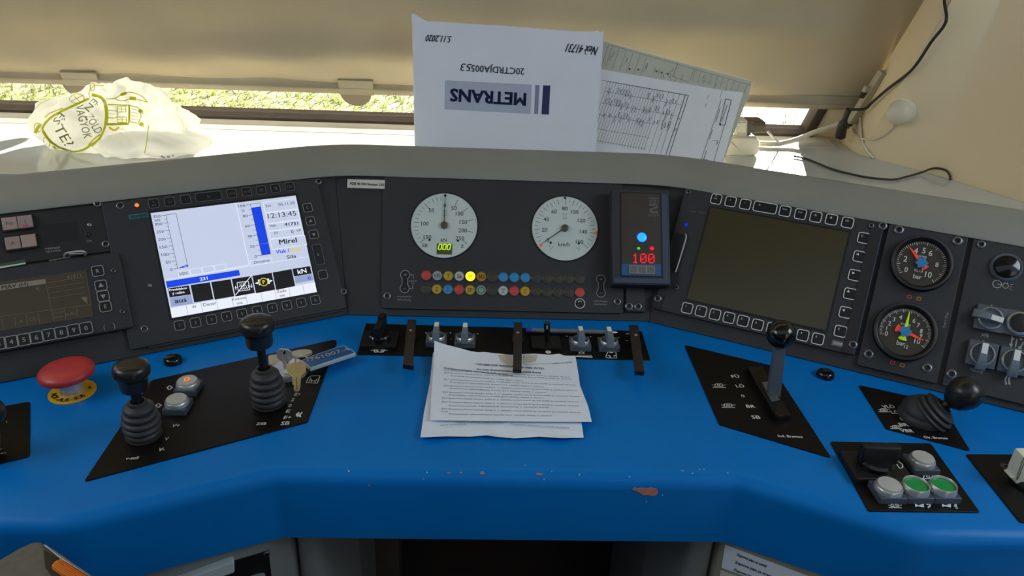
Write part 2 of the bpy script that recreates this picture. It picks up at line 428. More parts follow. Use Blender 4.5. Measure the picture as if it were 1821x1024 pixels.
# ================================================================== THE CAB
GLZ = math.radians(20)
BLIND = Fr((0, 1.50, 1.063), (1, 0, 0), (0, -math.sin(GLZ), math.cos(GLZ)))     # plane of the roller blind
b = MB(); b.box(DESK, -1.5, 1.5, -1.75, 1.75, -0.85, -0.80, 'floor_dark'); struct(b, 'floor', 'dark floor of the cab below the desk', 'floor')
b = MB(); b.box(DESK, -1.5, 1.5, 0.15, 1.75, 1.35, 1.40, 'roof_grey'); struct(b, 'ceiling', 'pale ceiling of the cab', 'ceiling')  # out of view; rear edge placed to set how overhead light falls off
b = MB(); b.box(DESK, -1.5, -1.45, 0.80, 1.6, -0.8, 1.35, 'wall_cream'); b.box(DESK, -1.5, -1.45, -0.75, 0.80, -0.8, 0.55, 'back_grey'); struct(b, 'wall_left', 'cream left wall of the cab', 'wall')  # grey lower box is added to stop sky light from below the sill
b = MB(); b.box(DESK, -1.5, 1.5, -0.80, -0.75, -0.8, 1.02, 'back_grey'); struct(b, 'wall_back_added', 'rear wall of the cab behind the seat', 'wall')  # added out of view, low and dark, to cut light on the desk front
b = MB(); b.box(DESK, 1.45, 1.5, -0.75, 1.0, -0.8, 0.55, 'back_grey'); struct(b, 'trim_added', 'grey lower side wall under the right side window', 'trim')  # added out of view to keep sky light from entering low on the right
b = MB()
b.box(DESK, -1.45, 1.45, 1.535, 1.62, -0.8, 0.184, 'wall_cream')
b.box(DESK, -1.45, 1.45, 1.15, 1.62, 1.12, 1.35, 'wall_cream')
struct(b, 'wall_front', 'front wall of the cab under and over the windscreen', 'wall')
# windscreen: frame (lower bar and raked right post) and glass
GL = Fr((0, 1.548, 0.985), (1, 0, 0), (0, -math.sin(GLZ), math.cos(GLZ)))
wr0 = GL.uv((1424, 240)); wr1 = GL.uv((1458, 178))
sl = (wr1[0]-wr0[0])/(wr1[1]-wr0[1])
win = MB(); gp = [(-1.40, 0.010), (wr0[0]+0.004, 0.010), (wr0[0]+0.004 + sl*0.75, 0.75), (-1.40, 0.75)]
win.prism(GL, gp, -0.012, -0.006, 'glass_pane')
window = struct(win, 'window_1', 'windscreen pane showing bright grass below the roller blind', 'window')
fr_ = MB()
fr_.box(GL, -1.42, wr0[0] + 0.02, -0.008, 0.012, -0.02, 0.012, 'window_frame', ch=0.004)
fr_.prism(GL, [(wr0[0], 0.0), (wr0[0]+0.021, 0.0), (wr0[0]+0.021+sl*0.12, 0.12), (wr0[0]+sl*0.12, 0.12)], -0.02, 0.010, 'window_frame', ch=0.003)
fr_.box(GL, -1.42, -1.39, 0.0, 0.75, -0.02, 0.012, 'window_frame', ch=0.003)
fr_.build('window_frame', window)
b = MB(); b.prism(Fr((0, 0, 0), (0, 1, 0), (0, 0, 1)), [(1.478, 0.976), (1.54, 0.976), (1.54, 0.986), (1.505, 0.9835), (1.478, 0.9805)], -1.44, 0.70, 'ledge')
struct(b, 'trim_1', 'pale ledge strip along the foot of the windscreen', 'trim')

# right wall: raked pillar panel sweeping from the windscreen to the side
WB = [Vector((SHELF.P(*SHELF.uv(p)))) for p in [(1489, 246), (1497, 255), (1521, 272), (1556, 282), (1610, 295.5), (1653, 308), (1720, 329), (1821, 361)]]
WB = [p - Z_*0.02 for p in WB] + [Vector((1.04, 0.98, 0.96)), Vector((1.22, 0.70, 0.96))]
ET = BLIND.P(*BLIND.uv((1652, -12), 0.02), 0.02)
d0 = (ET - WB[0]); d0 = d0/d0.z
WD = []
for i, p in enumerate(WB):
    t = min(1, max(0, (i-1)/5)); t = t*t*(3-2*t)
    WD.append(d0.lerp(Vector((0.10, 0.03, 1)), t))
def wall_fn(a, c):
    s = a*(len(WB)-1); i = min(int(s), len(WB)-2); f = s - i
    z = c*1.24
    return (WB[i] + WD[i]*z).lerp(WB[i+1] + WD[i+1]*z, f)
b = MB(); b.grid(wall_fn, 40, 14, 'wall_cream')
# thickness away from the cab
k = len(b.v); b.grid(lambda a, c: wall_fn(a, c) + Vector((0.05, 0.03, 0)), 40, 14, 'wall_cream')
n_ = (40+1)*(14+1); b.f[560:] = [f[::-1] for f in b.f[560:]]
for j in range(14): b.f.append((j*41, (j+1)*41, n_+(j+1)*41, n_+j*41)); b.mi.append(0)
for i in range(40): b.f.append((i, n_+i, n_+i+1, i+1)); b.mi.append(0)
wall_v = [Vector(v) for v in b.v[:n_]]
wall_right = struct(b, 'wall_right', 'cream curved pillar wall right of the windscreen', 'wall')
WALLBVH = BVHTree.FromPolygons(wall_v, [(j*41+i, j*41+i+1, (j+1)*41+i+1, (j+1)*41+i) for j in range(14) for i in range(40)])
def wallhit(px, py, off=0.0):
    r = ray(px, py).normalized(); loc, nor, *_ = WALLBVH.ray_cast(CAM, r)
    if loc is None: loc, nor, *_ = WALLBVH.find_nearest(CAM + r*1.45)
    if nor.dot(r) > 0: nor = -nor
    return loc + nor*off, nor
# pillar strip between the windscreen frame, the blind's edge and the wall
rightx = lambda v: BLIND.uv((1532, 183))[0] + (BLIND.uv((1650, -10))[0] - BLIND.uv((1532, 183))[0])*(v/(BLIND.uv((1650, -10))[1]))
b = MB(); bl_ = Vector((0.03, 0.05, 0))
lo = [GL.P(wr0[0]+0.018, -0.02, 0.002), GL.P(wr0[0]+0.018 + sl*0.10, 0.10, 0.002)]
e_ = [WB[0] + Vector((0.004, 0.004, -0.02)), WB[0] + WD[0]*0.12 + Vector((0.004, 0.004, 0)), WB[0] + WD[0]*0.75 + Vector((0.004, 0.004, 0))]
up = [BLIND.P(rightx(0.03)-0.010, 0.03, -0.004), BLIND.P(rightx(0.70)-0.010, 0.70, -0.004)]
v_ = [lo[0], e_[0], e_[1], lo[1], up[0], e_[2], up[1]]
f_ = [(0,1,2,3), (3,2,4), (4,2,5,6)]
b.add(v_ + [q + bl_ for q in v_], f_ + [tuple(7+k for k in f[::-1]) for f in f_], 'pillar_cream')
struct(b, 'trim_2', 'cream pillar strip beside the right end of the windscreen', 'trim')

# ---- outside: grass bank and pale gravel in the sun
GZ = -2.2
GR = Fr((0, 0, GZ), (1, 0, 0), (0, 1, 0))
b = MB(); b.box(GR, -60, 60, 2.2, 110, -0.2, 0, 'grass_ground'); struct(b, 'ground', 'sunlit grass bank outside the windscreen', 'ground')
gpts = [GR.uv(p) for p in [(690, 262), (1500, 300), (1560, 150), (900, 118)]]
b = MB(); b.prism(GR, gpts, 0.0, 0.02, 'gravel'); struct(b, 'gravel_path', 'pale gravel strip outside, right half of the windscreen', 'path')
b = MB()
rg = random.Random(3)
for _ in range(9000):
    px = rg.uniform(-60, 1500); py = rg.uniform(135, 250)
    if px > 760 and rg.random() < 0.8: continue
    a = GR.uv((px, py)); P = GR.P(a[0], a[1], 0)
    hgt = rg.uniform(0.03, 0.15); an = rg.uniform(0, 6.28); w_ = rg.uniform(0.008, 0.022)
    e = Vector((math.cos(an), math.sin(an), 0)); tip = P + Vector((rg.uniform(-.1, .1), rg.uniform(-.1, .1), hgt))
    b.add([P - e*w_, P + e*w_, (P + tip)/2 + e*w_*0.7, tip], [(0, 1, 2), (0, 2, 3)], 'grass_blade')
b.build('grass', None, 'yellow-green grass blades growing outside the windscreen', cat='grass', kind='stuff')

# ================================================================== BLUE DESK
FY = 0.693
out = [(-0.97, 0.611), (-0.425, 0.611), (-0.232, FY), (0.302, FY), (0.475, 0.606), (0.97, 0.602)]
back = [(0.97, 0.75), (0.276, 1.100), (-0.218, 1.104), (-0.97, 0.726)]
outl = ccw(fillet(out + back, [0, 0.09, 0.035, 0.035, 0.09, 0, 0, 0, 0, 0], 7))
zb = hit(700, 957.5, (0, FY, 0), (0, -1, 0)).z
RAD = 0.018
b = MB(); rings = [(outl, zb - DZ)]
for k in range(7):
    a = math.pi/2*k/6; rings.append((inset(outl, RAD*(1 - math.cos(a)) + 1e-5*k), -RAD + RAD*math.sin(a)))
n = len(outl); vs = [DESK.P(x, y, h) for r, h in rings for x, y in r]; fs = []
for k in range(len(rings)-1):
    for i in range(n):
        j = (i+1) % n; fs.append((k*n+i, k*n+j, (k+1)*n+j, (k+1)*n+i))
fs += [tuple(range(n))[::-1], tuple((len(rings)-1)*n + i for i in range(n))]
b.add(vs, fs, 'desk_blue')
desk = thing('control_desk', 'blue painted control desk with rounded front edge under the instrument panels', 'desk', (0.03, 0.85, DZ))
b.build('worktop', desk, sharp=50)
# worn paint: bare primer showing on the front edge
EDGE = Fr((0, FY + RAD*(1-math.cos(math.pi/4)), DZ - RAD*(1-math.sin(math.pi/4))), (1, 0, 0), (0, 1, 1))
FRONT = Fr((0, FY, 0), (1, 0, 0), (0, 0, 1))
rg = random.Random(11)
def chip(fr, p, wpx, hpx, m, h=0.0004, seg=11):
    c = fr.uv(p); w_, h_ = wpx*0.00023, hpx*0.00023; pts = []
    for i in range(seg):
        a = 2*math.pi*i/seg; r = rg.uniform(0.65, 1.15); pts.append((c[0] + w_*r*math.cos(a), c[1] + h_*r*math.sin(a)))
    b = MB(); b.prism(fr, pts, 0, h, m); b.build('paint_chip', desk)
b = MB(); big = [C2(x, y) for x, y in [(1541,258),(1556,254),(1567,260),(1584,256),(1612,259),(1640,254),(1668,260),(1675,276),(1668,290),(1646,298),(1622,292),(1598,294),(1584,284),(1570,277),(1556,270),(1543,268)]]
b.prism(FRONT, [FRONT.uv(p) for p in big], -0.0001, 0.0005, 'chip'); b.build('paint_chip', desk, label='largest bare orange-pink chip in the blue paint')
for p, w_, h_, m in [((582,178),14,3,'chip'), ((646,177),8,4,'chip'), ((757,177),14,9,'chip'), ((1056,185),20,6,'chip'), ((468,176),4,4,'chip_pale'), ((980,138),4,3,'chip_pale'), ((1120,171),3,3,'chip_pale'), ((1264,187),5,4,'chip_pale'), ((1526,199),5,4,'chip_pale'), ((60,169),5,6,'chip_pale')]:
    chip(EDGE, C2(*p), w_, h_, m)
for p, w_, h_, m in [((168,243),5,4,'chip'), ((450,209),5,2,'chip_pale'), ((1080,213),5,5,'chip_pale'), ((1698,294),3,4,'chip_pale'), ((1614,327),4,3,'chip_pale')]:
    chip(FRONT, C2(*p), w_, h_, m)
for p, w_, h_ in [((40,168),9,2), ((93,181),6,4), ((130,160),4,3), ((152,160),5,3), ((276,180),4,4)]:
    chip(DESK, C3(*p), w_, h_, 'chip_pale')

# ================================================================== INSTRUMENT CONSOLE
TOPV = 0.233; KX = 0.0324
console = thing('instrument_console', 'dark three-winged instrument console with grey cowl behind the blue desk', 'console', (0.03, 1.12, DZ))
for fr, pts in ((FL, [(-0.66, 0.005), (0.0017, 0.005), (KX+0.001, TOPV), (-0.66, TOPV)]), (FC, [(-0.2492, 0.005), (0.2312, 0.005), (0.2305+KX, TOPV), (-0.2485-KX, TOPV)]), (FR, [(-0.0017, 0.005), (0.66, 0.005), (0.66, TOPV), (-KX-0.001, TOPV)])):
    b = MB(); b.prism(fr, pts, -0.013, -0.004, 'fascia'); b.build('fascia', console)
path = [FL.P(-0.66, TOPV), FL.P(KX, TOPV), FR.P(-KX, TOPV), FR.P(0.66, TOPV)]
path = [Vector((p.x, p.y, 0)) for p in path]
ztop = FC.P(0, TOPV).z
sec = [(0.03, ztop-0.03), (0.002, ztop-0.003), (-0.003, ztop-0.0005), (-0.002, ztop+0.003), (0.020, ztop+0.015), (0.046, ztop+0.028), (0.055, ztop+0.0315), (0.064, ztop+0.032), (0.072, ztop+0.028), (0.077, ztop+0.018), (0.079, ztop-0.03)]
def offs(pts, d):
    o = []
    for i, p in enumerate(pts):
        e = [(pts[j+1]-pts[j]).normalized() for j in (i-1, i) if 0 <= j < len(pts)-1]
        ns = [Vector((-q.y, q.x, 0)) for q in e]; m = sum(ns, Vector()); m.normalize(); o.append(p + m*(d/m.dot(ns[0])))
    return o
def round_path(pts, r=0.05, seg=6):
    o = [pts[0]]
    for i in range(1, len(pts)-1):
        a, c = (pts[i-1]-pts[i]).normalized(), (pts[i+1]-pts[i]).normalized()
        for k in range(seg+1):
            s = k/seg; o.append((pts[i]+a*r)*(1-s)**2 + pts[i]*2*s*(1-s) + (pts[i]+c*r)*s*s)
    return o + [pts[-1]]
cp = round_path(path)
rows = [[p + Z_*z for p in offs(cp, d)] for d, z in sec]
b = MB(); w_ = len(cp); vs = [p for r in rows for p in r]
b.add(vs, [(i*w_+k, i*w_+k+1, (i+1)*w_+k+1, (i+1)*w_+k) for i in range(len(sec)-1) for k in range(w_-1)] + [tuple(i*w_ for i in range(len(sec)))[::-1], tuple(i*w_ + w_-1 for i in range(len(sec)))], 'cowl')
b.build('cowl', console, label='grey padded cowl along the top', sharp=50)

# ---- shelf behind the cowl
cb = offs(path, 0.066)
def xat(pa, pb, y): t = (y - pa.y)/(pb.y - pa.y); return pa.x + (pb.x - pa.x)*t
sh = [(-1.42, 1.181), (xat(cb[0], cb[1], 1.181), 1.181), (cb[1].x, cb[1].y), (cb[2].x, cb[2].y), (cb[3].x, cb[3].y), (1.1, 0.92)]
sh += [(p.x, p.y) for p in WB[8:0:-1]] + [(WB[0].x, 1.53), (-1.42, 1.53)]
b = MB(); b.prism(Fr((0, 0, SHZ), X_, Y_), sh, -0.018, 0.0, 'shelf_grey')
b.build('dashboard_shelf', None, 'glossy pale grey shelf between the cowl and the windscreen', cat='shelf')

# ================================================================== ROLLER BLIND
blind = thing('roller_blind', 'beige fabric roller blind pulled down over most of the windscreen', 'blind', BLIND.P(0, 0))
def blind_fn(a, c):
    v = 0.008 + c*0.72; R = rightx(v); u = -1.36 + (R + 1.36)*a
    w = 0.014*math.sin(u*5.1 + 1.3)*math.exp(-((v-0.10)/0.09)**2) + 0.008*math.sin(u*9.0 + v*14) * min(1, v/0.12)*0.6
    w += 0.024*math.exp(-((v - 0.075 - 0.05*(u+0.3))/0.030)**2)*math.exp(-((u+0.38)/0.36)**2)
    w += 0.0035*math.sin(u*23 + 4*math.sin(v*20))*math.exp(-((v-0.05)/0.05)**2)
    w += 0.012*math.exp(-((v-0.155)/0.03)**2)*math.exp(-((u-0.45)/0.25)**2) - 0.012*math.exp(-((v-0.19)/0.05)**2)
    k = min(1, v/0.03)*min(1, (R - u)/0.12)
    return BLIND.P(u, v, max(-0.006, w + 0.008)*k)
b = MB(); b.sheet(blind_fn, 150, 60, 'blind_fabric', 0.0015, BLIND.n); b.build('fabric', blind)
b = MB(); xr = rightx(0.0)
b.tube([BLIND.P(-1.36, 0), BLIND.P(-0.5, 0), BLIND.P(0.2, 0), BLIND.P(xr, 0)], 0.0115, 'blind_hem', seg=16, sub=4)
b.sheet(lambda a, c: BLIND.P(-1.36 + (xr + 1.36)*a, 0.006 + 0.012*c, 0.0105*(1 - c)**2 + 0.0018), 60, 4, 'blind_hem', 0.001, BLIND.n)
b.build('hem_bar', blind, label='sewn hem tube at the lower edge')
for px, py in ((632.5, 167), (140, 153)):
    c = BLIND.uv((px, py), 0.0)
    b = MB(); r_ = 0.0305
    pts = [(c[0]-r_, 0.002), ] + [(c[0] + r_*math.cos(a), c[1] + 0.003 + r_*math.sin(a)) for a in [math.pi + math.pi*k/16 for k in range(17)]] + [(c[0]+r_, 0.002)]
    b.prism(BLIND, pts, -0.003, 0.0, 'tab', ch=0.0008)
    b.build('pull_tab', blind, label='half-round grip tab')
    c2 = BLIND.uv((px, py-29), 0.003)
    b = MB(); b.box(BLIND, c2[0]-0.031, c2[0]+0.031, c2[1]-0.0012, c2[1]+0.0008, 0.0, 0.0035, 'cable_black'); b.box(BLIND, c2[0]-0.033, c2[0]+0.033, -0.008, c2[1]-0.0015, 0.006, 0.0118, 'blind_hem', ch=0.001)
    b.build('tab_pocket', blind)
# guide rail and bracket at the right end
RA, RB_ = (1508, 219), (1566, 128)
p0 = BLIND.P(*BLIND.uv(RA, 0.03), 0.03); p1 = BLIND.P(*BLIND.uv(RB_, 0.03), 0.03); dv = (p1 - p0).normalized()
rail = thing('guide_rail', 'short beige metal guide rail at the right end of the roller blind', 'rail', p0)
RF = Fr(p0, Vector((0.3, -1, 0.1)).cross(dv).normalized()*-1, dv)
RF = Fr(p0, RF.u, dv)
L = (p1-p0).length
b = MB(); b.box(RF, 0.0, 0.020, 0.0, L, -0.008, 0.004, 'rail_metal', ch=0.001); b.build('rail', rail)
b = MB(); b.box(RF, -0.012, 0.0, L*0.62, L*0.72, -0.004, 0.003, 'rail_metal', ch=0.001); b.box(RF, -0.010, -0.002, L*0.5, L*0.62, -0.004, 0.001, 'cable_black', ch=0.001); b.build('bracket', rail)
b = MB(); b.box(RF, -0.010, 0.012, -0.006, 0.0, -0.006, 0.002, 'cable_black'); b.box(RF, 0.002, 0.009, -0.012, -0.006, -0.005, 0.001, 'adapter_brown'); b.build('screw', rail)

# ================================================================== shared small parts
def screw(parent, fr, p, r=0.0048, h=0.0):
    f = fr.at(p, h) if not isinstance(p, Fr) else p
    b = MB(); b.lathe(f, [(r*1.25, 0.0, 'black'), (r*1.25, 0.0006, 'steel_dark'), (r, 0.0022, 'steel_dark'), (r*0.72, 0.0026, 'black'), (r*0.45, 0.0026, 'black'), (r*0.42, 0.0012, 'black'), (0, 0.0012)], 'steel_dark', 18)
    return b.build('screw', parent)
def key(parent, fr, p, s, text, ink='ink_white', cap=None, w=None, rot=0.0, wl=0.0011, off=(0, 0), body='black', bold=0.0, sub='key'):
    # rounded square membrane key with a printed outline and legend; p is its centre in the plane
    w = w or s
    b = MB(); b.prism(fr, rr(p[0], p[1], w, s, s*0.24, 4), -0.001, 0.0008, body, ch=0.0004)
    b.outline(fr, rr(p[0], p[1], w, s, s*0.24, 4), wl, ink, 0.0011)
    c = (p[0] + off[0], p[1] + off[1]); cap = cap or s*0.3
    if text in ('up', 'down', 'left', 'right'):
        a = {'up': 90, 'down': -90, 'left': 180, 'right': 0}[text]
        b.poly(fr, [(c[0] + cap*0.75*math.cos(math.radians(a + k)), c[1] + cap*0.75*math.sin(math.radians(a + k))) for k in (0, 120, 240)], ink, 0.0011)
    elif text == 'sun':
        b.outline(fr, circ(c[0], c[1], cap*0.42, 12), cap*0.15, ink, 0.0011)
        for k in range(8):
            a = k*math.pi/4; b.ln(fr, (c[0]+cap*0.5*math.cos(a), c[1]+cap*0.5*math.sin(a)), (c[0]+cap*0.8*math.cos(a), c[1]+cap*0.8*math.sin(a)), cap*0.13, ink, 0.0011)
    elif text == 'contrast':
        b.outline(fr, circ(c[0], c[1], cap*0.6, 14), cap*0.13, ink, 0.0011)
        b.poly(fr, [(c[0] + cap*0.55*math.cos(a), c[1] + cap*0.55*math.sin(a)) for a in [-math.pi/2 + math.pi*k/8 for k in range(9)]], ink, 0.0011)
    elif '\n' in text:
        t1, t2 = text.split('\n'); b.txc(fr, t1, (c[0], c[1]+cap*0.8), cap, ink, 0.0011); b.txc(fr, t2, (c[0], c[1]-cap*0.7), cap, ink, 0.0011)
    elif text: b.txc(fr, text, c, cap, ink, 0.0011, bold)
    return b.build('key', parent)

# ================================================================== LEFT WING: radio panel, radio display, status display
r0 = rect(FL, Z6(-140, 500), Z6(640, 388), Z6(722, 795), Z6(-60, 935))
uL = FL.uv(Z6(640, 300))[0]
# upper loudspeaker / key plate
rp = thing('radio_unit', 'black radio panel with four lit square keys and loudspeaker holes, far left', 'panel', FL.P(uL-0.1, r0[3]+0.03))
top_v = 0.229
b = MB(); b.box(FL, -0.60, uL-0.004, r0[3]+0.004, top_v, -0.004, 0.0, 'plate_dark', ch=0.0008, r=0.004)
b.tx(FL, 'NEUMANN', FL.uv(Z6(246, 386)), FL.uv(Z6(324, 377)), 0.0026, 'ink_grey', bold=0.01)
b.tx(FL, 'MENSS', FL.uv(Z6(244, 370)), FL.uv(Z6(322, 361)), 0.0026, 'ink_grey', bold=0.03)
b.tx(FL, 'CIN', FL.uv(Z6(464, 329)), FL.uv(Z6(490, 325)), 0.0032, 'ink_grey')
b.build('plate', rp)
b = MB()
for i in range(10):
    for j in range(8):
        p = FL.uv(Z6(232 + i*18.5 + j*2.6, 250 + j*12.2 - i*2.6)); b.poly(FL, circ(p[0], p[1], 0.0017, 8), 'black', 0.0004)
        b.outline(FL, circ(p[0], p[1], 0.0021, 8), 0.0004, 'fascia', 0.0005)
b.build('loudspeaker_grille', rp)
for p, t, m in (((55, 238), 'Fst', 'key_pinkish'), ((138, 228), 'I', 'key_white'), ((72, 342), 'A', 'key_white'), ((157, 330), '', 'key_pinkish')):
    c = FL.uv(Z6(*p)); b = MB()
    b.box(FL, c[0]-0.0105, c[0]+0.0105, c[1]-0.0105, c[1]+0.0105, 0, 0.003, 'black', r=0.0015)
    b.box(FL, c[0]-0.0088, c[0]+0.0088, c[1]-0.0088, c[1]+0.0088, 0.002, 0.006, m, ch=0.0012)
    if t: b.txc(FL, t, c, 0.0052, 'ink_soft', 0.0063)
    b.build('key', rp)
c = FL.uv(Z6(140, 250)); b = MB(); b.poly(FL, rr(c[0], c[1], 0.007, 0.0016, 0.0007), 'lamp_red', 0.0064); b.build('indicator', rp, label='red glow at the foot of the upper right key')
for p in ((642, 140), (566, 345), (522, 128)): screw(rp, FL, Z6(*p), 0.0045)
for p, m in (((480, 241), 'steel_dark'), ((470, 292), 'black')):
    b = MB(); b.lathe(FL.at(Z6(*p)), [(0.0032, 0, 'black'), (0.003, 0.001), (0.0016, 0.002), (0, 0.0022)], m, 12); b.build('indicator', rp)
b = MB(); hp = [FL.P(*FL.uv(Z6(*p)), hh) for p, hh in (((346, 420), 0.001), ((350, 404), 0.006), ((376, 397), 0.009), ((440, 390), 0.009), ((462, 396), 0.006), ((456, 404), 0.001))]
b.tube(hp, 0.0014, 'steel'); b.tube([FL.P(*FL.uv(Z6(*p)), hh) for p, hh in (((376, 412), 0.001), ((374, 404), 0.006), ((392, 403), 0.008), ((452, 398), 0.006))], 0.001, 'steel', sub=3)
b.build('wire_clip', rp)
b = MB(); b.ln(FL, FL.uv(Z6(262, 432)), FL.uv(Z6(374, 414)), 0.0016, 'ink_dim'); b.build('marking', rp)
# lower radio display
rd = thing('radio_display', 'dim brown radio display with number keys, lower far left of the console', 'display', FL.P(r0[1]-0.1, r0[2]))
b = MB(); b.box(FL, -0.60, r0[1], r0[2], r0[3], -0.004, 0.007, 'plate', ch=0.003, r=0.006); b.build('housing', rd)
h7 = 0.0072
F7 = Fr(FL.P(0, 0, h7), FL.u, FL.v)
uv7 = lambda x, y: F7.uv(Z6(x, y))
s = [uv7(-120, 560), uv7(458, 484), uv7(502, 730), uv7(-60, 818)]
b = MB(); b.poly(F7, s, 'radio_glass', 0.0002)
b.poly(F7, [uv7(-90, 575), uv7(243, 530), uv7(244, 556), uv7(-90, 606)], 'radio_bar', 0.0006)
b.tx(F7, 'MÁV (H)', uv7(10, 576), uv7(150, 556), 0.0052, 'ink_black', 0.001)
b.tx(F7, '41913', uv7(358, 522), uv7(437, 513), 0.0062, 'radio_print', 0.0008)
b.tx(F7, '4)', uv7(190, 583), uv7(216, 580), 0.005, 'radio_print', 0.0008)
for p, q in (((243, 530), (275, 700)), ((248, 552), (450, 520)), ((252, 580), (452, 548)), ((256, 608), (454, 575)), ((262, 635), (458, 604)), ((-100, 745), (490, 668)), ((458, 484), (490, 668)), ((10, 745), (18, 800)), ((78, 735), (86, 790)), ((142, 725), (150, 778)), ((205, 712), (214, 768)), ((277, 697), (288, 752)), ((345, 688), (352, 745)), ((410, 678), (416, 728))):
    b.ln(F7, uv7(*p), uv7(*q), 0.0005, 'radio_print', 0.0007)
b.tx(F7, 'A', uv7(104, 758), uv7(123, 755), 0.004, 'radio_print', 0.0008); b.tx(F7, 'C/Cr', uv7(156, 748), uv7(204, 742), 0.0042, 'radio_print', 0.0008)
b.tx(F7, 'Vorauf', uv7(284, 712), uv7(342, 703), 0.0032, 'radio_print', 0.0008); b.tx(F7, 'setzen', uv7(288, 736), uv7(338, 728), 0.0032, 'radio_print', 0.0008); b.tx(F7, 'SCAU', uv7(350, 722), uv7(408, 713), 0.0042, 'radio_print', 0.0008)
b.poly(F7, [uv7(432, 630), uv7(466, 625), uv7(468, 664)], 'radio_print', 0.0007)
b.build('screen', rd)
for p, t in (((524, 488), 'R'), ((541, 566), 'up'), ((553, 622), 'down'), ((565, 678), 'E')): key(rd, F7, uv7(*p), 0.0155, t, 'ink_grey', 0.0055, bold=0.02)
for i, t in enumerate('34567890'):
    x = [-5, 62, 129, 196, 262, 329, 395, 461][i]; y = [877, 867, 855, 843, 829, 817, 804, 793][i]
    key(rd, F7, uv7(x, y), 0.0165, t, 'ink_grey', 0.0062, bold=0.02)
b = MB()
b.tx(F7, '(', uv7(555, 787), uv7(563, 786), 0.007, 'ink_grey'); b.tx(F7, ')', uv7(606, 779), uv7(615, 777), 0.007, 'ink_grey'); b.build('marking', rd)
for p in ((608, 487), (655, 707)): screw(rd, F7, Z6(*p), 0.0028)
b = MB(); q = [FL.uv(Z6(*p)) for p in ((-80, 460), (130, 425), (138, 440), (-80, 476))]; b.prism(F7, [uv7(-80, 462), uv7(132, 427), uv7(137, 442), uv7(-80, 478)], 0, 0.0006, 'green_dark'); b.prism(F7, [uv7(-80, 478), uv7(137, 442), uv7(138, 450), uv7(-80, 488)], 0, 0.0007, 'label_white')
b.build('sticker', rd, label='green and white sticker strip')

# status display with lit screen
sd = thing('status_display', 'lit control display with pale blue screen reading 12:13:45, left console wing', 'display', FL.P(-0.14, 0.01))
uP = FL.uv(Z7(40, 440))[0]
b = MB(); b.box(FL, uP + 0.004, -0.006, 0.011, 0.231, -0.004, 0.0, 'fascia', ch=0.0006)
r1 = rect(FL, Z7(60, 175), Z7(1262, 30), Z7(1345, 770), Z7(160, 1000))
b.build('plate', sd)
pp = [FL.uv(Z7(*p)) for p in ((40, 255), (145, 1005), (1392, 790), (1300, 60))]
u0 = FL.uv(Z7(150, 700))[0] - 0.031; u1 = FL.uv(Z7(1270, 400))[0] + 0.006
b = MB(); b.box(FL, u0, u1, 0.014, 0.2295, -0.001, 0.002, 'plate', ch=0.001, r=0.003); b.build('bezel', sd)
F2 = Fr(FL.P(0, 0, 0.002), FL.u, FL.v); u7 = lambda x, y: F2.uv(Z7(x, y))
TOPK = [(217,178,'O\naus'),(313,167,'2n'),(410,153,'i'),(550,135,'St'),(690,118,'V>0'),(780,106,'V=0'),(868,97,'sun'),(955,86,'contrast'),(1042,75,'UD')]
for x, y, t in TOPK: key(sd, F2, u7(x, y), 0.0145, t, 'ink_dim', 0.003 if '\n' in t else 0.0042, w=0.038 if t == 'St' else None, wl=0.0009)
for x, y, t in ((1150,203,'C'),(1168,284,'up'),(1187,365,'down'),(1215,487,'E'),(1243,609,'.')):
    if t == 'E':
        c = u7(x, y); b = MB(); o_ = rr(c[0], c[1], 0.0150, 0.0335, 0.0036)
        b.prism(F2, o_, -0.001, 0.0008, 'black', ch=0.0004); b.outline(F2, o_, 0.0009, 'ink_dim', 0.0011); b.txc(F2, 'E', c, 0.0045, 'ink_grey', 0.0011); b.build('key', sd)
    else: key(sd, F2, u7(x, y), 0.0145, t, 'ink_grey', 0.0045, wl=0.0009)
for x, y, t in zip((373,470,567,659,752,845,936,1024,1111,1197), (917,900,881,863,846,828,811,795,779,763), '1234567890'): key(sd, F2, u7(x, y), 0.0145, t, 'ink_grey', 0.0045, wl=0.0009)
for p in ((1216, 45), (1369, 712), (160, 938), (14, 190)): screw(sd, F2, Z7(*p), 0.0046, -0.002)
for p in ((192, 674), (1400-0, 9999)):
    if p[1] < 2000:
        b = MB(); b.lathe(F2.at(Z7(*p)), [(0.003, 0, 'black'), (0.0028, 0.001), (0.0012, 0.0016), (0, 0.0016)], 'steel_dark', 12); b.build('indicator', sd)
b = MB(); b.lathe(F2.at(Z7(114, 188)), [(0.0034, 0, 'black'), (0.003, 0.001, 'led_orange'), (0.0018, 0.0024, 'led_orange'), (0, 0.003)], 'led_orange', 14); b.build('indicator_light', sd, label='small orange indicator light, lit')
b = MB(); q = [u7(62, 247), u7(186, 232), u7(190, 258), u7(66, 274)]; b.prism(F2, q, 0, 0.0004, 'teal'); b.tx(F2, 'SIEMENS', u7(72, 260), u7(180, 246), 0.0042, 'fascia', 0.0007, bold=0.02); b.build('nameplate', sd, label='small teal nameplate')
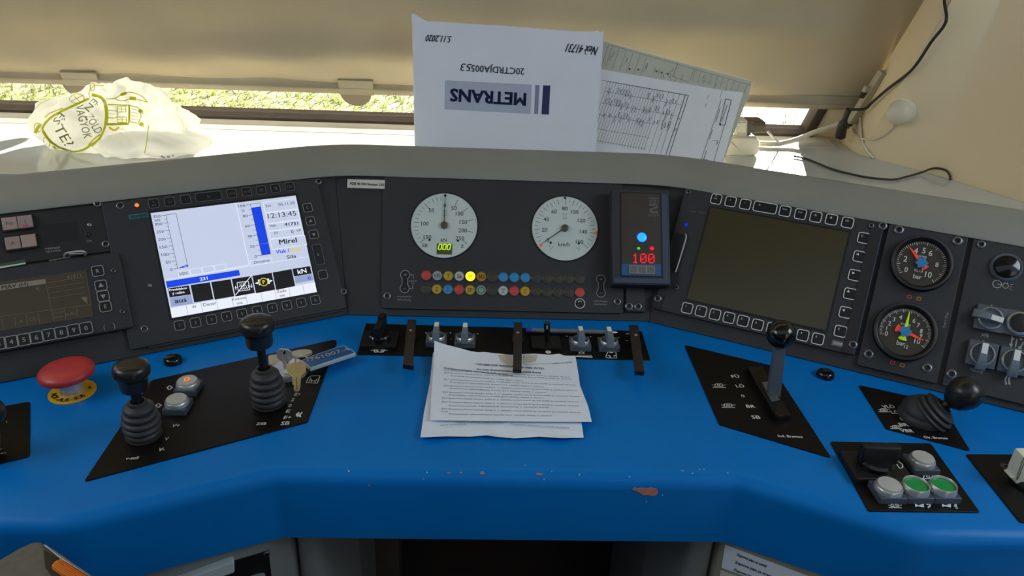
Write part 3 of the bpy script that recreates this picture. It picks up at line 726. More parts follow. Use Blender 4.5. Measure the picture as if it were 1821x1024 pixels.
# -- the lit screen: one flat panel with its picture
SC = [F2.uv(p) for p in [(267.7,378.8),(525.8,347.5),(563.6,519.1),(305.8,565.4)]]
b = MB(); b.box(F2, SC[0][0]-0.003, SC[1][0]+0.003, SC[3][1]-0.003, SC[0][1]+0.003, -0.001, 0.0006, 'black', ch=0.0004); b.build('screen_frame', sd)
F3 = Fr(F2.P(0, 0, 0.0007), F2.u, F2.v); U = lambda x, y: F3.uv(Z7(x, y))
b = MB(); b.poly(F3, [U(197,235), U(1078,128), U(1207,714), U(327,872)], 's_bg', 0.0)
def Q(pts, m, h=0.0003): b.poly(F3, [U(*p) for p in pts], m, h)
def LL(pts, m='s_line', w=0.0006, h=0.0004, close=False): b.lines(F3, [U(*p) for p in pts], w, m, h, close)
def TX(t, p, q, cap, m='s_text', bold=0.0, h=0.0006): b.tx(F3, t, U(*p), U(*q), cap, m, h, bold)
LL([(715,175),(796,550)], 's_white', 0.0009); LL([(797,550),(640,578)], 's_white', 0.0009); LL([(293,640),(1150,500)], 's_white', 0.0006)
LL([(290,247),(352,238),(424,560),(362,571)], 's_text', 0.0005, close=True)
for i, t in enumerate(('350','300','250','200','150','100','50','0')):
    f = i/7; x = 290 + 72*f; y = 247 + 324*f
    LL([(x, y), (x-26, y+4)], 's_text', 0.0006)
    if i < 7: LL([(x+5, y+23), (x-9, y+25)], 's_text', 0.0005)
    wd = {3: 46, 2: 30, 1: 14}[len(t)]; TX(t, (x-32-wd, y+8+wd*0.06), (x-32, y+7), 0.0042)
TX('kN', (224,281), (254,276), 0.0042)
Q([(368,567),(420,548),(424,563)], 's_blue', 0.0006); Q([(400,561),(414,555),(416,563)], 's_bg', 0.0008)
for a_, c_ in (((362,590),(432,578)),((436,577),(505,566)),((509,565),(578,554)),((582,553),(650,543))):
    LL([a_, c_, (c_[0]+8, c_[1]+34), (a_[0]+8, a_[1]+35)], 's_white', 0.0006, close=True)
TX('HDV', (374,606), (424,598), 0.0042)
Q([(290,650),(733,580),(741,613),(298,690)], 's_blue'); TX('231', (497,637), (542,629), 0.0046, 's_white', 0.03)
LL([(803,181),(860,173),(926,483),(873,491)], 's_text', 0.0005, close=True); Q([(808,203),(864,195),(926,483),(873,491)], 's_blue')
LL([(858,424),(912,416)], 's_line', 0.0004, 0.0006)
for i, t in enumerate(('100','80','60','40','20','0')):
    f = i/5; x = 803 + 70*f; y = 183 + 308*f
    LL([(x, y), (x-26, y+4)], 's_text', 0.0006)
    if i < 5:
        for k in (0.5,): LL([(x+14*k, y+61.6*k), (x+14*k-16, y+61.6*k+2)], 's_text', 0.0005)
    wd = {3: 44, 2: 29, 1: 14}[len(t)]; TX(t, (x-31-wd, y+8+wd*.06), (x-31, y+7), 0.0042)
TX('%', (748,222), (768,219), 0.004)
LL([(800,527),(928,507),(936,534),(806,556)], 's_white', 0.0006, close=True); TX('Zbrojenie', (822,535), (918,520), 0.0040)
for pts in ([(880,170),(1076,146),(1090,210),(893,233)], [(895,237),(1092,212),(1103,274),(908,300)], [(905,303),(1105,278),(1112,318),(913,345)], [(914,348),(1114,322),(1126,368),(922,392)], [(924,396),(1132,370),(1146,428),(936,456)]): LL(pts, 's_white', 0.0007, close=True)
TX('Stv', (895,193), (929,188), 0.0042); TX('05.11.20', (973,184), (1071,172), 0.0044); TX('12:13:45', (908,254), (1080,235), 0.0078)
TX('Vlak', (919,314), (960,308), 0.004); TX('41731', (1010,305), (1092,297), 0.0052, bold=0.02); TX('ZS', (945,358), (971,353), 0.0034); TX('0', (1050,350), (1066,347), 0.0052); TX('kW', (1085,342), (1113,337), 0.0038)
TX('Mirel', (978,412), (1083,398), 0.0076, bold=0.03); TX('Vlak /', (958,472), (1038,460), 0.0056, 's_blue', 0.02); TX('Brzd', (1044,460), (1110,451), 0.0056, 's_yellow', 0.02); TX('Sila', (1024,504), (1080,495), 0.0054, bold=0.015)
Q([(303,692),(430,674),(442,729),(313,747)], 's_black'); TX('Prevádzkov', (310,703), (418,689), 0.0032, 's_white', 0.03); TX('ý režim', (330,724), (402,714), 0.0032, 's_white', 0.03)
Q([(314,749),(443,731),(455,785),(324,804)], 's_steel'); TX('aus', (344,769), (414,759), 0.0068, bold=0.03)
for p, q_ in (((440,672),(557,655)), ((565,654),(683,637)), ((690,635),(808,617)), ((815,616),(932,597)), ((938,596),(1053,575))):
    Q([p, q_, (q_[0]+22, q_[1]+103), (p[0]+22, p[1]+106)], 's_black')
Q([(1058,574),(1165,557),(1175,602),(1068,620)], 's_black'); TX('kN', (1090,592), (1142,583), 0.0070, 's_white', 0.03)
Q([(1070,622),(1177,604),(1186,642),(1078,662)], 's_steel'); TX('0', (1152,632), (1168,629), 0.0052, 's_blue', 0.02)
Q([(318,812),(1195,655),(1207,714),(327,872)], 's_white', 0.0002)
for x, y in ((413,796),(503,780),(597,763),(690,746),(775,731),(866,714),(950,699),(1035,684),(1120,669)): LL([(x, y), (x+12, y+61)], 's_line', 0.0005)
TX('W', (448,806), (475,801), 0.0048); TX('Diesel', (516,793), (591,780), 0.0048); TX('Kvitova', (692,760), (775,746), 0.0044); TX('nie', (722,783), (755,777), 0.0042); TX('Zada', (963,713), (1020,703), 0.0044); TX('nie', (982,737), (1013,731), 0.0042)
LL([(712,734),(806,618)], 's_white', 0.0011, 0.0008); LL([(722,658),(790,648),(800,700),(730,710)], 's_white', 0.0009, 0.0007, True)
for k in range(4): LL([(738+k*14,702-k*2),(752+k*14,690-k*2),(746+k*14,676-k*2)], 's_white', 0.0008, 0.0007); LL([(734+k*10,684-k*2),(742+k*10,672-k*2),(738+k*10,662-k*2)], 's_white', 0.0006, 0.0007)
LL([(708,690),(724,688)], 's_white', 0.0009, 0.0007); LL([(800,680),(815,678)], 's_white', 0.0009, 0.0007); LL([(712,678),(716,702)], 's_white', 0.0009, 0.0007); LL([(808,664),(812,690)], 's_white', 0.0009, 0.0007)
LL([(832,662),(936,645)], 's_white', 0.0012, 0.0006); Q([(848,640),(866,637),(874,671),(855,674)], 's_white', 0.0007); Q([(902,634),(915,632),(922,664),(909,666)], 's_white', 0.0007); Q([(832,662),(846,652),(849,668)], 's_white', 0.0007); Q([(937,645),(921,640),(924,656)], 's_white', 0.0007)
cc = U(884, 654); b.poly(F3, circ(cc[0], cc[1], 0.0068, 20), 's_black', 0.0009); b.outline(F3, circ(cc[0], cc[1], 0.0064, 20), 0.0011, 's_yellow', 0.0011); b.txc(F3, 'P', cc, 0.0054, 's_yellow', 0.0012, 0.03)
b.build('screen', sd, label='lit pale blue screen')

# ================================================================== CENTRE: dial panel
dp = thing('dial_panel', 'charcoal dial panel with two round white dials over two rows of lamps', 'panel', FC.P(0, 0.02))
b = MB(); PL = fillet([(-0.197, 0.0155), (0.188, 0.0155), (0.188, 0.2325), (-0.203, 0.2325)], 0.006)
b.prism(FC, PL, -0.004, 0.0, 'plate', ch=0.0008)
c8 = lambda x, y: FC.uv(Z8(x, y)); cb1 = lambda x, y: FC.uv(B1(x, y)); c5 = lambda x, y: FC.uv(N5(x, y)); c6 = lambda x, y: FC.uv(N6(x, y))
def dogbone(top, bot, r):
    top, bot = Vector(top), Vector(bot); d = (bot - top).normalized(); e = Vector((-d.y, d.x)); pts = []
    for k in range(13):
        a = math.radians(40) + math.radians(280)*k/12; q = top + (d*math.cos(a) + e*math.sin(a))*r; pts.append(tuple(q))
    for k in range(13):
        a = math.radians(220) + math.radians(280)*k/12; q = bot + (d*math.cos(a) + e*math.sin(a))*r; pts.append(tuple(q))
    return pts
b.tx(FC, 'Lampen', c5(395, 240), c5(510, 243), 0.003, 'ink_grey'); b.tx(FC, 'Test', c5(424, 276), c5(476, 278), 0.003, 'ink_grey')
b.lines(FC, [c5(405,155), c5(453,156), c5(455,212)], 0.0009, 'ink_grey'); b.lines(FC, [c5(448,300), c5(446,354), c5(396,353)], 0.0009, 'ink_grey')
b.tx(FC, 'Instrumenten', c5(222, 470), c5(420, 474), 0.003, 'ink_grey'); b.tx(FC, 'Beleuchtung', c5(224, 518), c5(416, 522), 0.003, 'ink_grey')
b.tx(FC, 'LED-Anzeige', c6(1340, 493), c6(1518, 496), 0.003, 'ink_grey'); b.tx(FC, 'Leuchtmelder', c6(1338, 533), c6(1518, 538), 0.003, 'ink_grey')
b.build('plate', dp)
for t_, b_, cv in (((336,155),(328,353),c5), ((1431,203),(1431,383),c6)):
    pts = dogbone(cv(*t_), cv(*b_), 0.0078)
    b = MB(); b.poly(FC, pts, 'black', 0.0005); b.outline(FC, pts, 0.0011, 'ink_grey', 0.0008)
    b.txc(FC, '+', cv(*t_), 0.0055, 'ink_grey', 0.0009, 0.02); b.txc(FC, '–', cv(*b_), 0.0055, 'ink_grey', 0.0009, 0.02); b.build('rocker_key', dp)
c = c6(1146, 528); b = MB(); b.poly(FC, circ(c[0], c[1], 0.008, 24), 'black', 0.0005); b.outline(FC, circ(c[0], c[1], 0.0083, 24), 0.0011, 'ink_white', 0.0008); b.lines(FC, [(c[0]+0.0035*math.cos(a), c[1]+0.0005+0.0035*math.sin(a)) for a in [0.5+k*2.1/5 for k in range(6)]], 0.0009, 'ink_white', 0.0009); b.build('round_key', dp)
for p in (N5(70, 468), N6(1655, 505)): screw(dp, FC, p, 0.0052)
def dial(parent, c, R, label, kind):
    f = FC.sub(*c)
    b = MB(); b.lathe(f, [(R*1.035, 0.0, 'black'), (R*1.03, 0.0012, 'black'), (R*1.0, 0.0012, 'black'), (R*1.0, 0.0004, 'dial_face'), (0, 0.0004)], 'dial_face', 64)
    tk = lambda deg, r0_, r1_, w_: b.ln(f, (R*r0_*math.cos(math.radians(deg)), R*r0_*math.sin(math.radians(deg))), (R*r1_*math.cos(math.radians(deg)), R*r1_*math.sin(math.radians(deg))), w_, 'ink_black', 0.0006)
    lab = lambda t, x, y, cap=0.0066: b.txc(f, t, (x*R, y*R), cap, 'ink_black', 0.0007)
    if kind == 'kN':
        for k in range(1, 16):
            if k == 15 or k % 5 == 0: tk(90 + k*8.5, 0.70 if k == 15 else 0.76, 0.90, 0.0007)
            else: tk(90 + k*8.5, 0.79, 0.90, 0.0005)
        tk(90+5*8.5, 0.66, 0.9, 0.0007)
        for k in range(1, 6): tk(90 - k*25.6, 0.70, 0.90, 0.0006)
        for t, p in (('50', (-0.40, 0.46)), ('100', (-0.58, 0.04)), ('150', (-0.49, -0.37)), ('50', (0.28, 0.55)), ('100', (0.45, 0.38)), ('150', (0.57, 0.12)), ('200', (0.56, -0.14)), ('250', (0.48, -0.38)), ('0', (0, 0.62))): lab(t, *p)
        lab('kN', 0, -0.45, 0.0058); lab('EB', -0.555, -0.63, 0.0056); lab('Z', 0.56, -0.63, 0.0056)
        for sx in (-1, 1):
            b.poly(f, circ(sx*0.425*R, -0.46*R, 0.0019, 12), 'ink_black', 0.0008)
            b.ln(f, (sx*0.44*R, -0.5*R), (sx*0.44*R, -0.66*R), 0.0004, 'ink_soft'); b.ln(f, (sx*0.44*R, -0.66*R), (sx*0.33*R, -0.55*R), 0.0004, 'ink_soft')
        b.lines(f, [(-0.06*R, 0.46*R), (0.06*R, 0.46*R), (0.03*R, 0.38*R), (0.06*R, 0.30*R), (-0.06*R, 0.30*R), (-0.03*R, 0.38*R)], 0.0004, 'ink_soft', 0.0006, True)
        b.poly(f, circ(0, 0.93*R, 0.0022, 12), 'ink_black', 0.0008)
        nd, nl, r0n = 90, 0.97, 0.10
    else:
        for k in range(33): tk(216 - k*8.0, 0.76 if k % 2 == 0 else 0.82, 0.92, 0.0006 if k % 2 == 0 else 0.0005)
        tk(216-256, 0.68, 0.92, 0.0006)
        for t, p in (('0', (-0.51, -0.38)), ('20', (-0.62, -0.06)), ('40', (-0.565, 0.27)), ('60', (-0.33, 0.52)), ('80', (0, 0.62)), ('100', (0.30, 0.52)), ('120', (0.505, 0.26)), ('140', (0.57, -0.09)), ('160', (0.45, -0.40))): lab(t, *p)
        lab('km/h', -0.02, -0.5, 0.0068)
        b.lines(f, [(-0.06*R, 0.46*R), (0.06*R, 0.46*R), (0.03*R, 0.38*R), (0.06*R, 0.30*R), (-0.06*R, 0.30*R), (-0.03*R, 0.38*R)], 0.0004, 'ink_soft', 0.0006, True)
        b.poly(f, [(-0.78*R, -0.49*R), (-0.66*R, -0.53*R), (-0.74*R, -0.62*R)], 'marker_orange', 0.0008)
        b.poly(f, [(0.99*R, -0.05*R), (0.99*R, -0.19*R), (0.87*R, -0.13*R)], 'marker_orange', 0.0008)
        for sx in (-1, 1):
            b.poly(f, circ(sx*0.425*R, -0.46*R, 0.0019, 12), 'ink_black', 0.0008)
            b.lines(f, [(sx*0.47*R, -0.52*R), (sx*0.43*R, -0.68*R), (sx*0.35*R, -0.56*R)], 0.0004, 'ink_soft', 0.0006)
        b.poly(f, circ(0, 0.95*R, 0.002, 12), 'ink_black', 0.0008)
        nd, nl, r0n = 216, 0.78, 0.0
    dl = b.build('dial', parent, label)
    b = MB(); d = Vector((math.cos(math.radians(nd)), math.sin(math.radians(nd)))); e = Vector((-d.y, d.x))
    b.prism(f, [tuple(-d*0.02*R + e*0.0008), tuple(-d*0.02*R - e*0.0008), tuple(d*nl*R - e*0.0004), tuple(d*nl*R + e*0.0004)], 0.003, 0.0036, 'ink_black'); b.build('needle', dl)
    b = MB(); b.lathe(f, [(0.11*R, 0.0005), (0.11*R, 0.004), (0.09*R, 0.0046), (0, 0.0046)], 'needle_hub', 24); b.build('hub', dl)
    return dl
RD = 0.0535
d1 = dial(dp, FC.uv((790, 400.9)), RD, 'white dial marked kN with green digits', 'kN')
d2 = dial(dp, FC.uv((1004.4, 406)), RD, 'white speed dial marked km/h', 'kmh')
q = [c8(647,488), c8(745,488), c8(746,557), c8(647,557)]; u0, u1, v0, v1 = rect(FC, Z8(647,488), Z8(745,488), Z8(746,557), Z8(647,557))
b = MB(); b.box(FC, u0, u1, v0, v1, 0.0004, 0.0014, 'lcd'); b.poly(FC, [(u0+.001, v0+.0075), (u1-.001, v0+.0075), (u1-.001, v1-.001), (u0+.001, v1-.001)], 'green_dark', 0.0016)
cw = (u1-u0)*0.26; mid = (v0+.0075+v1-.001)/2; hh = 0.0042
for k in range(3):          # seven-segment zeros
    cx = u0 + (u1-u0)*(0.21 + 0.29*k); s_ = 0.0008
    P_ = [(cx-cw*.36-s_, mid-hh), (cx+cw*.36-s_, mid-hh), (cx+cw*.36+s_, mid+hh), (cx-cw*.36+s_, mid+hh)]
    b.lines(FC, P_, 0.0014, 'lcd_digit', 0.0019, True)
lc = b.build('number_display', d1, label='small green display reading 000')
# lamps: fifteen per row, spelled by colour
R1 = [('red',''),('grey','HS'),('yellow','T'),('white','Sä'),('lit','≪'),('amber','SG'),('dark',''),('blue',''),('blue',''),('blue',''),('dark',''),('dark',''),('dark',''),('dark',''),('dark','')]
R2 = [('dark','Zwang\nBrems'),('yellow','Z'),('blue','T'),('red','HS'),('yellow','SP'),('green','T'),('dark',''),('white','1000\nHz'),('red',''),('yellow','500\nHz'),('dark',''),('dark',''),('dark',''),('dark',''),('red','')]
for row, (pa, pb) in ((R1, ((758,489.8),(1031.2,496))), (R2, ((757.2,513.8),(1031.2,520.1)))):
    A, B = Vector(FC.uv(pa)), Vector(FC.uv(pb))
    for i, (colr, t) in enumerate(row):
        c = A.lerp(B, i/14); f = FC.sub(c.x, c.y); m = 'lamp_' + colr
        b = MB(); rl = 0.0082
        b.lathe(f, [(rl*1.06, 0, 'lamp_rim'), (rl*1.06, 0.0015, 'lamp_rim'), (rl*0.94, 0.0022, 'lamp_dark' if colr != 'lit' else m), (rl*0.92, 0.0014, m), (rl*0.6, 0.0020, m), (0, 0.0022)], m, 24)
        ink = {'red': 'lamp_red', 'dark': 'ink_dim', 'green': 'green_dark'}.get(colr, 'ink_soft')
        if '\n' in t:
            for k, tt in enumerate(t.split('\n')): b.txc(f, tt, (0, 0.0022 - 0.0044*k), 0.0026, ink, 0.0027)
        elif t and colr != 'red': b.txc(f, t, (0, 0), 0.0062 if colr != 'green' else 0.0045, 'ink_black' if colr in ('amber', 'white') else ink, 0.0027)
        if colr == 'green': b.ring(f, circ(0, 0, rl*0.68, 20), circ(0, 0, rl*0.52, 20), 0.0026, 'green_dark')
        b.build('lamp', dp, label='bright lit yellow lamp' if colr == 'lit' else None)
# adhesive label over the seam
u0, u1, v0, v1 = rect(FC, Z8(66,67), Z8(310,76), Z8(306,131), Z8(64,123))
lb = MB(); lb.box(FC, u0, u1, v0, v1, -0.004, 0.0006, 'label_white'); lb.tx(FC, 'PZB 90 SW-Version 2.01', FC.uv(Z8(85, 97), 0), FC.uv(Z8(303, 105), 0), 0.0042, 'ink_black', 0.0009, bold=0.01)
lb.build('label_strip', None, 'small white printed label strip left of the dial panel', cat='label')

# ================================================================== CENTRE RIGHT: speed limit display box
H5 = 0.030
F5 = Fr(FC.P(0, 0, H5), FC.u, FC.v)
k3 = lambda x, y: F5.uv(Z_k3(x, y)); Z_k3 = K3
ld = thing('speed_limit_display', 'tall dark display box reading 100 with blue light, right of the dial panel', 'display', FC.P(0.21, 0.03))
u0, u1, v0, v1 = rect(F5, K3(40, 62), K3(478, 72), K3(474, 800), K3(30, 795))
b = MB(); b.box(FC, u0, u1, v0, v1, -0.003, H5, 'plate', ch=0.003, r=0.004)
s0, s1, t0, t1 = rect(F5, K3(100, 92), K3(414, 100), K3(408, 738), K3(96, 733))
b.prism(F5, rr((s0+s1)/2, (t0+t1)/2, s1-s0, t1-t0, 0.002), 0.0, 0.0008, 'black', ch=0.0004)
b.build('housing', ld)
b = MB(); b.box(F5, u1-0.013, u1-0.004, v0+0.004, v1-0.008, 0.0002, 0.0012, 'plate_blue', ch=0.0005); b.box(F5, u0+0.003, u1-0.004, v0+0.003, v0+0.011, 0.0002, 0.0011, 'plate_blue', ch=0.0005); b.build('bezel_edge', ld, label='bluish bezel edge right and below the screen')
b = MB(); b.box(F5, s0+0.002, s1-0.002, t0+0.002, t1-0.002, 0.0005, 0.0012, 'dial_dark')
u_ = lambda x, y: F5.uv(K3(x, y))
b.poly(F5, [u_(108, 636), u_(406, 640), u_(404, 728), u_(106, 722)], 'tag_blue', 0.0015)
b.tx(F5, 'VZ1', u_(314, 165), u_(386, 166), 0.0062, 'ink_dim', 0.0016, bold=0.02); b.tx(F5, 'M.M', u_(312, 271), u_(386, 272), 0.0044, 'ink_dim', 0.0016, bold=0.02); b.ln(F5, u_(314, 140), u_(380, 140), 0.0016, 'ink_dim', 0.0016)
b.lines(F5, [u_(314, 190), u_(372, 190), u_(372, 214), u_(350, 214)], 0.0028, 'ink_dim', 0.0016); b.lines(F5, [u_(382, 246), u_(326, 246), u_(326, 222), u_(346, 222)], 0.0028, 'ink_dim', 0.0016)
b.build('screen', ld)
for p, r, m, hm in (((261, 436), 0.0068, 'led_blue', 'led_blue_halo'), ((236, 520), 0.0022, 'led_green', 'green_dark'), ((336, 520), 0.0030, 'led_red', 'lamp_red')):
    b = MB(); b.lathe(F5.at(K3(*p)), [(r*1.25, 0.001, hm), (r*1.1, 0.0018, m), (r*0.6, 0.0028, m), (0, 0.003)], m, 20); b.build('indicator_light', ld, label={'led_blue': 'round blue light, lit', 'led_green': 'tiny green light, lit', 'led_red': 'tiny red light, lit'}[m])
b = MB()
FONT = {'1': ('00100','01100','00100','00100','00100','00100','01110'), '0': ('01110','10001','10011','10101','11001','10001','01110')}
A = Vector(u_(187, 557)); Bx = Vector(u_(357, 560)) - A; By = Vector(u_(186, 632)) - A
for k, ch in enumerate('100'):
    for j, row in enumerate(FONT[ch]):
        for i, v in enumerate(row):
            if v == '1':
                c = A + Bx*((k*6 + i + 0.5)/17) + By*((j+0.5)/7); b.poly(F5, circ(c.x, c.y, 0.00128, 8), 'led_red', 0.0018)
b.build('number_display', ld, label='red dot-matrix number 100')
for p in ((195, 680), (261, 682), (326, 684)):
    c = u_(*p); b = MB(); b.box(F5, c[0]-0.0068, c[0]+0.0068, c[1]-0.0066, c[1]+0.0066, 0.001, 0.0028, 'ink_dim', ch=0.0006); b.outline(F5, rr(c[0], c[1], 0.0136, 0.0132, 0.0006), 0.0008, 'ink_grey', 0.003); b.txc(F5, '–', c, 0.003, 'lamp_red', 0.003); b.build('key', ld)
b = MB(); u0b, u1b, v0b, v1b = rect(FC, K3(138, 858), K3(278, 858), K3(282, 1000), K3(140, 1000)); b.box(FC, u0b, u1b, v0b, v1b+0.010, -0.004, 0.004, 'plate', ch=0.001); br = b.build('bracket', ld)
F4 = Fr(FC.P(0, 0, 0.004), FC.u, FC.v)
for p in ((165, 958), (234, 960)): screw(br, F4, K3(*p), 0.0055)

# ================================================================== RIGHT WING: dark display
bd = thing('blank_display', 'switched-off dark display ringed by white-outlined keys, right console wing', 'display', FR.P(0.15, 0.01))
uA = FR.uv(B2(8, 735))[0]; uB = FR.uv(B2(1140, 950))[0]
r2 = rect(FR, B2(190, 90), B2(1275, 270), B2(1115, 1000), B2(0, 740))
b = MB(); b.box(FR, r2[0]-0.001, r2[1], r2[2], 0.231, -0.004, 0.002, 'plate', ch=0.001, r=0.003); b.build('bezel', bd)
b = MB(); b.box(FR, r2[1]-0.017, r2[1]-0.0005, r2[2]+0.001, 0.2305, 0.002, 0.0034, 'plate_dark', ch=0.0006); b.box(FR, r2[1]-0.0012, r2[1]+0.0004, r2[2]+0.001, 0.2305, 0.0020, 0.0037, 'plate_blue'); b.build('hinge_strip', bd)
b = MB(); b.box(FR, r2[0], r2[0]+0.012, r2[2]+0.001, r2[2]+0.024, 0.002, 0.0034, 'plate_dark', ch=0.0006); b.build('hinge_plate', bd)
F2 = Fr(FR.P(0, 0, 0.002), FR.u, FR.v); u2 = lambda x, y: F2.uv(B2(x, y))
SC = rect(F2, (1264.8,368.7),(1509,414.8),(1467.9,587.9),(1221.3,530.8))
b = MB(); b.box(F2, SC[0]-0.003, SC[1]+0.003, SC[2]-0.003, SC[3]+0.003, -0.001, 0.0010, 'black', ch=0.0006); b.box(F2, SC[0], SC[1], SC[2], SC[3], 0, 0.0013, 'screen_off'); b.build('screen', bd, label='dark olive-brown blank screen')
o2 = (-0.003, 0.003)
for x, y, t in ((353,137,'O\naus'),(432,151,'S'),(513,166,'i'),(622,184,'St'),(732,204,'V>0'),(817,220,'V=0'),(902,236,'sun'),(988,250,'contrast'),(1077,267,'UD')):
    key(bd, F2, u2(x, y), 0.0172, t, 'ink_white', 0.0026, w=0.036 if t == 'St' else None, off=(-0.009, 0.003) if t == 'St' else (-0.0012, 0.0028), wl=0.0012)
for x, y, t in ((1167,352,'C'),(1142,454,'left'),(1116,557,'right'),(1090,659,'up'),(1065,762,'down'),(1038,866,'E')): key(bd, F2, u2(x, y), 0.0172, t, 'ink_white', 0.0034, off=(-0.0028, 0.003), wl=0.0012)
for x, y, t in ((193,738,'1'),(269,755,'2'),(346,773,'3'),(423,791,'4'),(501,809,'5'),(581,830,'6'),(663,849,'7'),(747,868,'8'),(830,888,'9'),(913,908,'0')): key(bd, F2, u2(x, y), 0.0172, t, 'ink_white', 0.0034, off=(-0.0028, 0.003), wl=0.0012)
for p in ((30, 685), (1107, 940), (1271, 285)): screw(bd, F2, B2(*p), 0.0052)
for p in ((1208, 284), (200, 98), (135, 625)): screw(bd, F2, B2(*p), 0.0034)
u0, u1, v0, v1 = rect(F2, B2(992, 913), B2(1054, 924), B2(1050, 953), B2(988, 942))
b = MB(); b.box(F2, u0, u1, v0, v1, 0, 0.0004, 'ink_dim'); b.tx(F2, '79300', u2(998, 930), u2(1050, 938), 0.0042, 'ink_white', 0.0007); b.build('sticker', bd)
b = MB(); b.tx(F2, 'KBD  TEMP', u2(212, 203), u2(292, 213), 0.0026, 'ink_dim'); b.build('marking', bd)
b = MB(); b.lathe(F2.at(B2(188, 277)), [(0.0026, 0), (0.0024, 0.001), (0, 0.0012)], 'led_blue_halo', 12); b.build('indicator_light', bd, label='tiny blue indicator')
b = MB(); b.tube([F2.P(*F2.uv(B2(*p), 0.004), 0.004) for p in ((182, 330), (186, 350), (160, 440), (132, 528), (126, 536))], 0.0013, 'steel', sub=4); b.build('card_slot', bd)
b = MB(); q = [u2(120, 322), u2(180, 330), u2(128, 540), u2(95, 532)]; b.poly(F2, q, 'black', 0.0004); b.build('slot_recess', bd)

# ================================================================== RIGHT WING: pressure gauges
gp_ = thing('gauge_panel', 'black panel with two round pressure gauges marked bar', 'panel', FR.P(0.32, 0.01))
r3 = rect(FR, B3(190, 55), B3(608, 130), B3(445, 875), B3(15, 770))
b = MB(); b.box(FR, r3[0], r3[1], 0.014, 0.231, -0.004, 0.001, 'plate', ch=0.0008, r=0.002); u3 = lambda x, y: FR.uv(B3(x, y))
b.tx(FR, 'Pmax = 10 bar', u3(474, 610), u3(496, 527), 0.0036, 'ink_grey', 0.0015)
for p, m in (((343, 456), 'lamp_amber'), ((292, 446), 'lamp_red'), ((253, 812), 'lamp_amber'), ((202, 798), 'lamp_red')):
    c = u3(*p); b.outline(FR, rr(c[0], c[1], 0.006, 0.005, 0.0008), 0.0010, m, 0.0014)
b.build('plate', gp_)
for p in ((237, 87), (551, 146), (75, 752), (388, 826)): screw(gp_, FR, B3(*p), 0.0056, 0.001)
def gauge(c_px, hr, labels, zero, full, n_minor, n_major, needles, lab):
    c = FR.uv(c_px, 0.010); f = FR.sub(*c); R = hr
    b = MB()
    b.lathe(f, [(R*1.0, 0.0, 'black'), (R*1.0, 0.006, 'black'), (R*0.97, 0.010, 'plate'), (R*0.90, 0.011, 'black'), (R*0.86, 0.010, 'black'), (R*0.80, 0.0035, 'dial_dark'), (0, 0.0035)], 'black', 64)
    w = lambda px: (lambda q: (q[0]-c[0], q[1]-c[1]))(FR.uv(N7(*px), 0.0036))
    az, af = (math.degrees(math.atan2(*w(p)[::-1])) for p in (zero, full))
    sweep = (az - af) % 360
    for k in range(n_minor + 1):
        a = math.radians(az - sweep*k/n_minor); big = k % (n_minor//n_major) == 0
        r0_ = R*(0.66 if big else 0.70); b.ln(f, (r0_*math.cos(a), r0_*math.sin(a)), (R*0.78*math.cos(a), R*0.78*math.sin(a)), 0.0008 if big else 0.0005, 'ink_white', 0.0042)
    for t, px, cap in labels: b.txc(f, t, w(px), cap, 'ink_white', 0.0042, 0.01, rot=0.0, kx=0.9)
    g_ = b.build('gauge', gp_, lab)
    for tip, tail, m, tw in needles:
        tip, tail = Vector(w(tip)), Vector(w(tail)); d = (tip).normalized(); e = Vector((-d.y, d.x))
        b = MB(); b.prism(f, [tuple(tip + e*0.0004), tuple(tip - e*0.0004), tuple(d*0.2*R - e*0.0022), tuple(-d*0.05*R - e*0.0015), tuple(-d*0.05*R + e*0.0015), tuple(d*0.2*R + e*0.0022)], 0.0055, 0.0063, m)
        d2 = tail.normalized(); e2 = Vector((-d2.y, d2.x)); l = tail.length
        b.prism(f, [tuple(e2*0.001), tuple(-e2*0.001), tuple(d2*l*0.55 - e2*0.0034), tuple(d2*l - e2*tw), tuple(d2*l*1.1), tuple(d2*l + e2*tw), tuple(d2*l*0.55 + e2*0.0034)], 0.005, 0.0058, m)
        b.build('needle', g_)
    b = MB(); pts = []
    for k in range(24): a = 2*math.pi*k/24; pts.append(((0.0085 if k % 4 < 2 else 0.0066)*math.cos(a), (0.0085 if k % 4 < 2 else 0.0066)*math.sin(a)))
    b.prism(f, pts, 0.0066, 0.0085, 'hub_blue', ch=0.0006); b.build('hub', g_)
gauge(N7(408, 272), 0.0415, [('0',(292,325),.0075),('2',(287,247),.0085),('4',(364,188),.0085),('5',(422,187),.0085),('6',(470,206),.0085),('8',(516,290),.007),('10',(454,362),.0085),('bar',(374,376),.0066),('KL.1,6',(384,333),.0035),('KNORR',(405,230),.0030)], (250,347), (484,404), 50, 10, [((316,164),(432,318),'needle_red',.0055)], 'upper gauge with one red needle')
gauge(N7(288, 772), 0.0425, [('0',(148,790),.0068),('1',(150,750),.006),('2',(172,716),.0065),('3',(204,686),.0065),('4',(252,672),.0065),('6',(350,697),.0065),('7',(380,730),.0065),('8',(402,772),.006),('9',(400,806),.006),('10',(373,846),.0075),('12',(292,886),.005),('bar',(254,860),.0066),('KNORR',(290,725),.0030)], (122,792), (408,880), 60, 12, [((417,842),(222,748),'needle_red',.006),((317,630),(262,834),'needle_green',.006)], 'lower gauge with red and green needles')

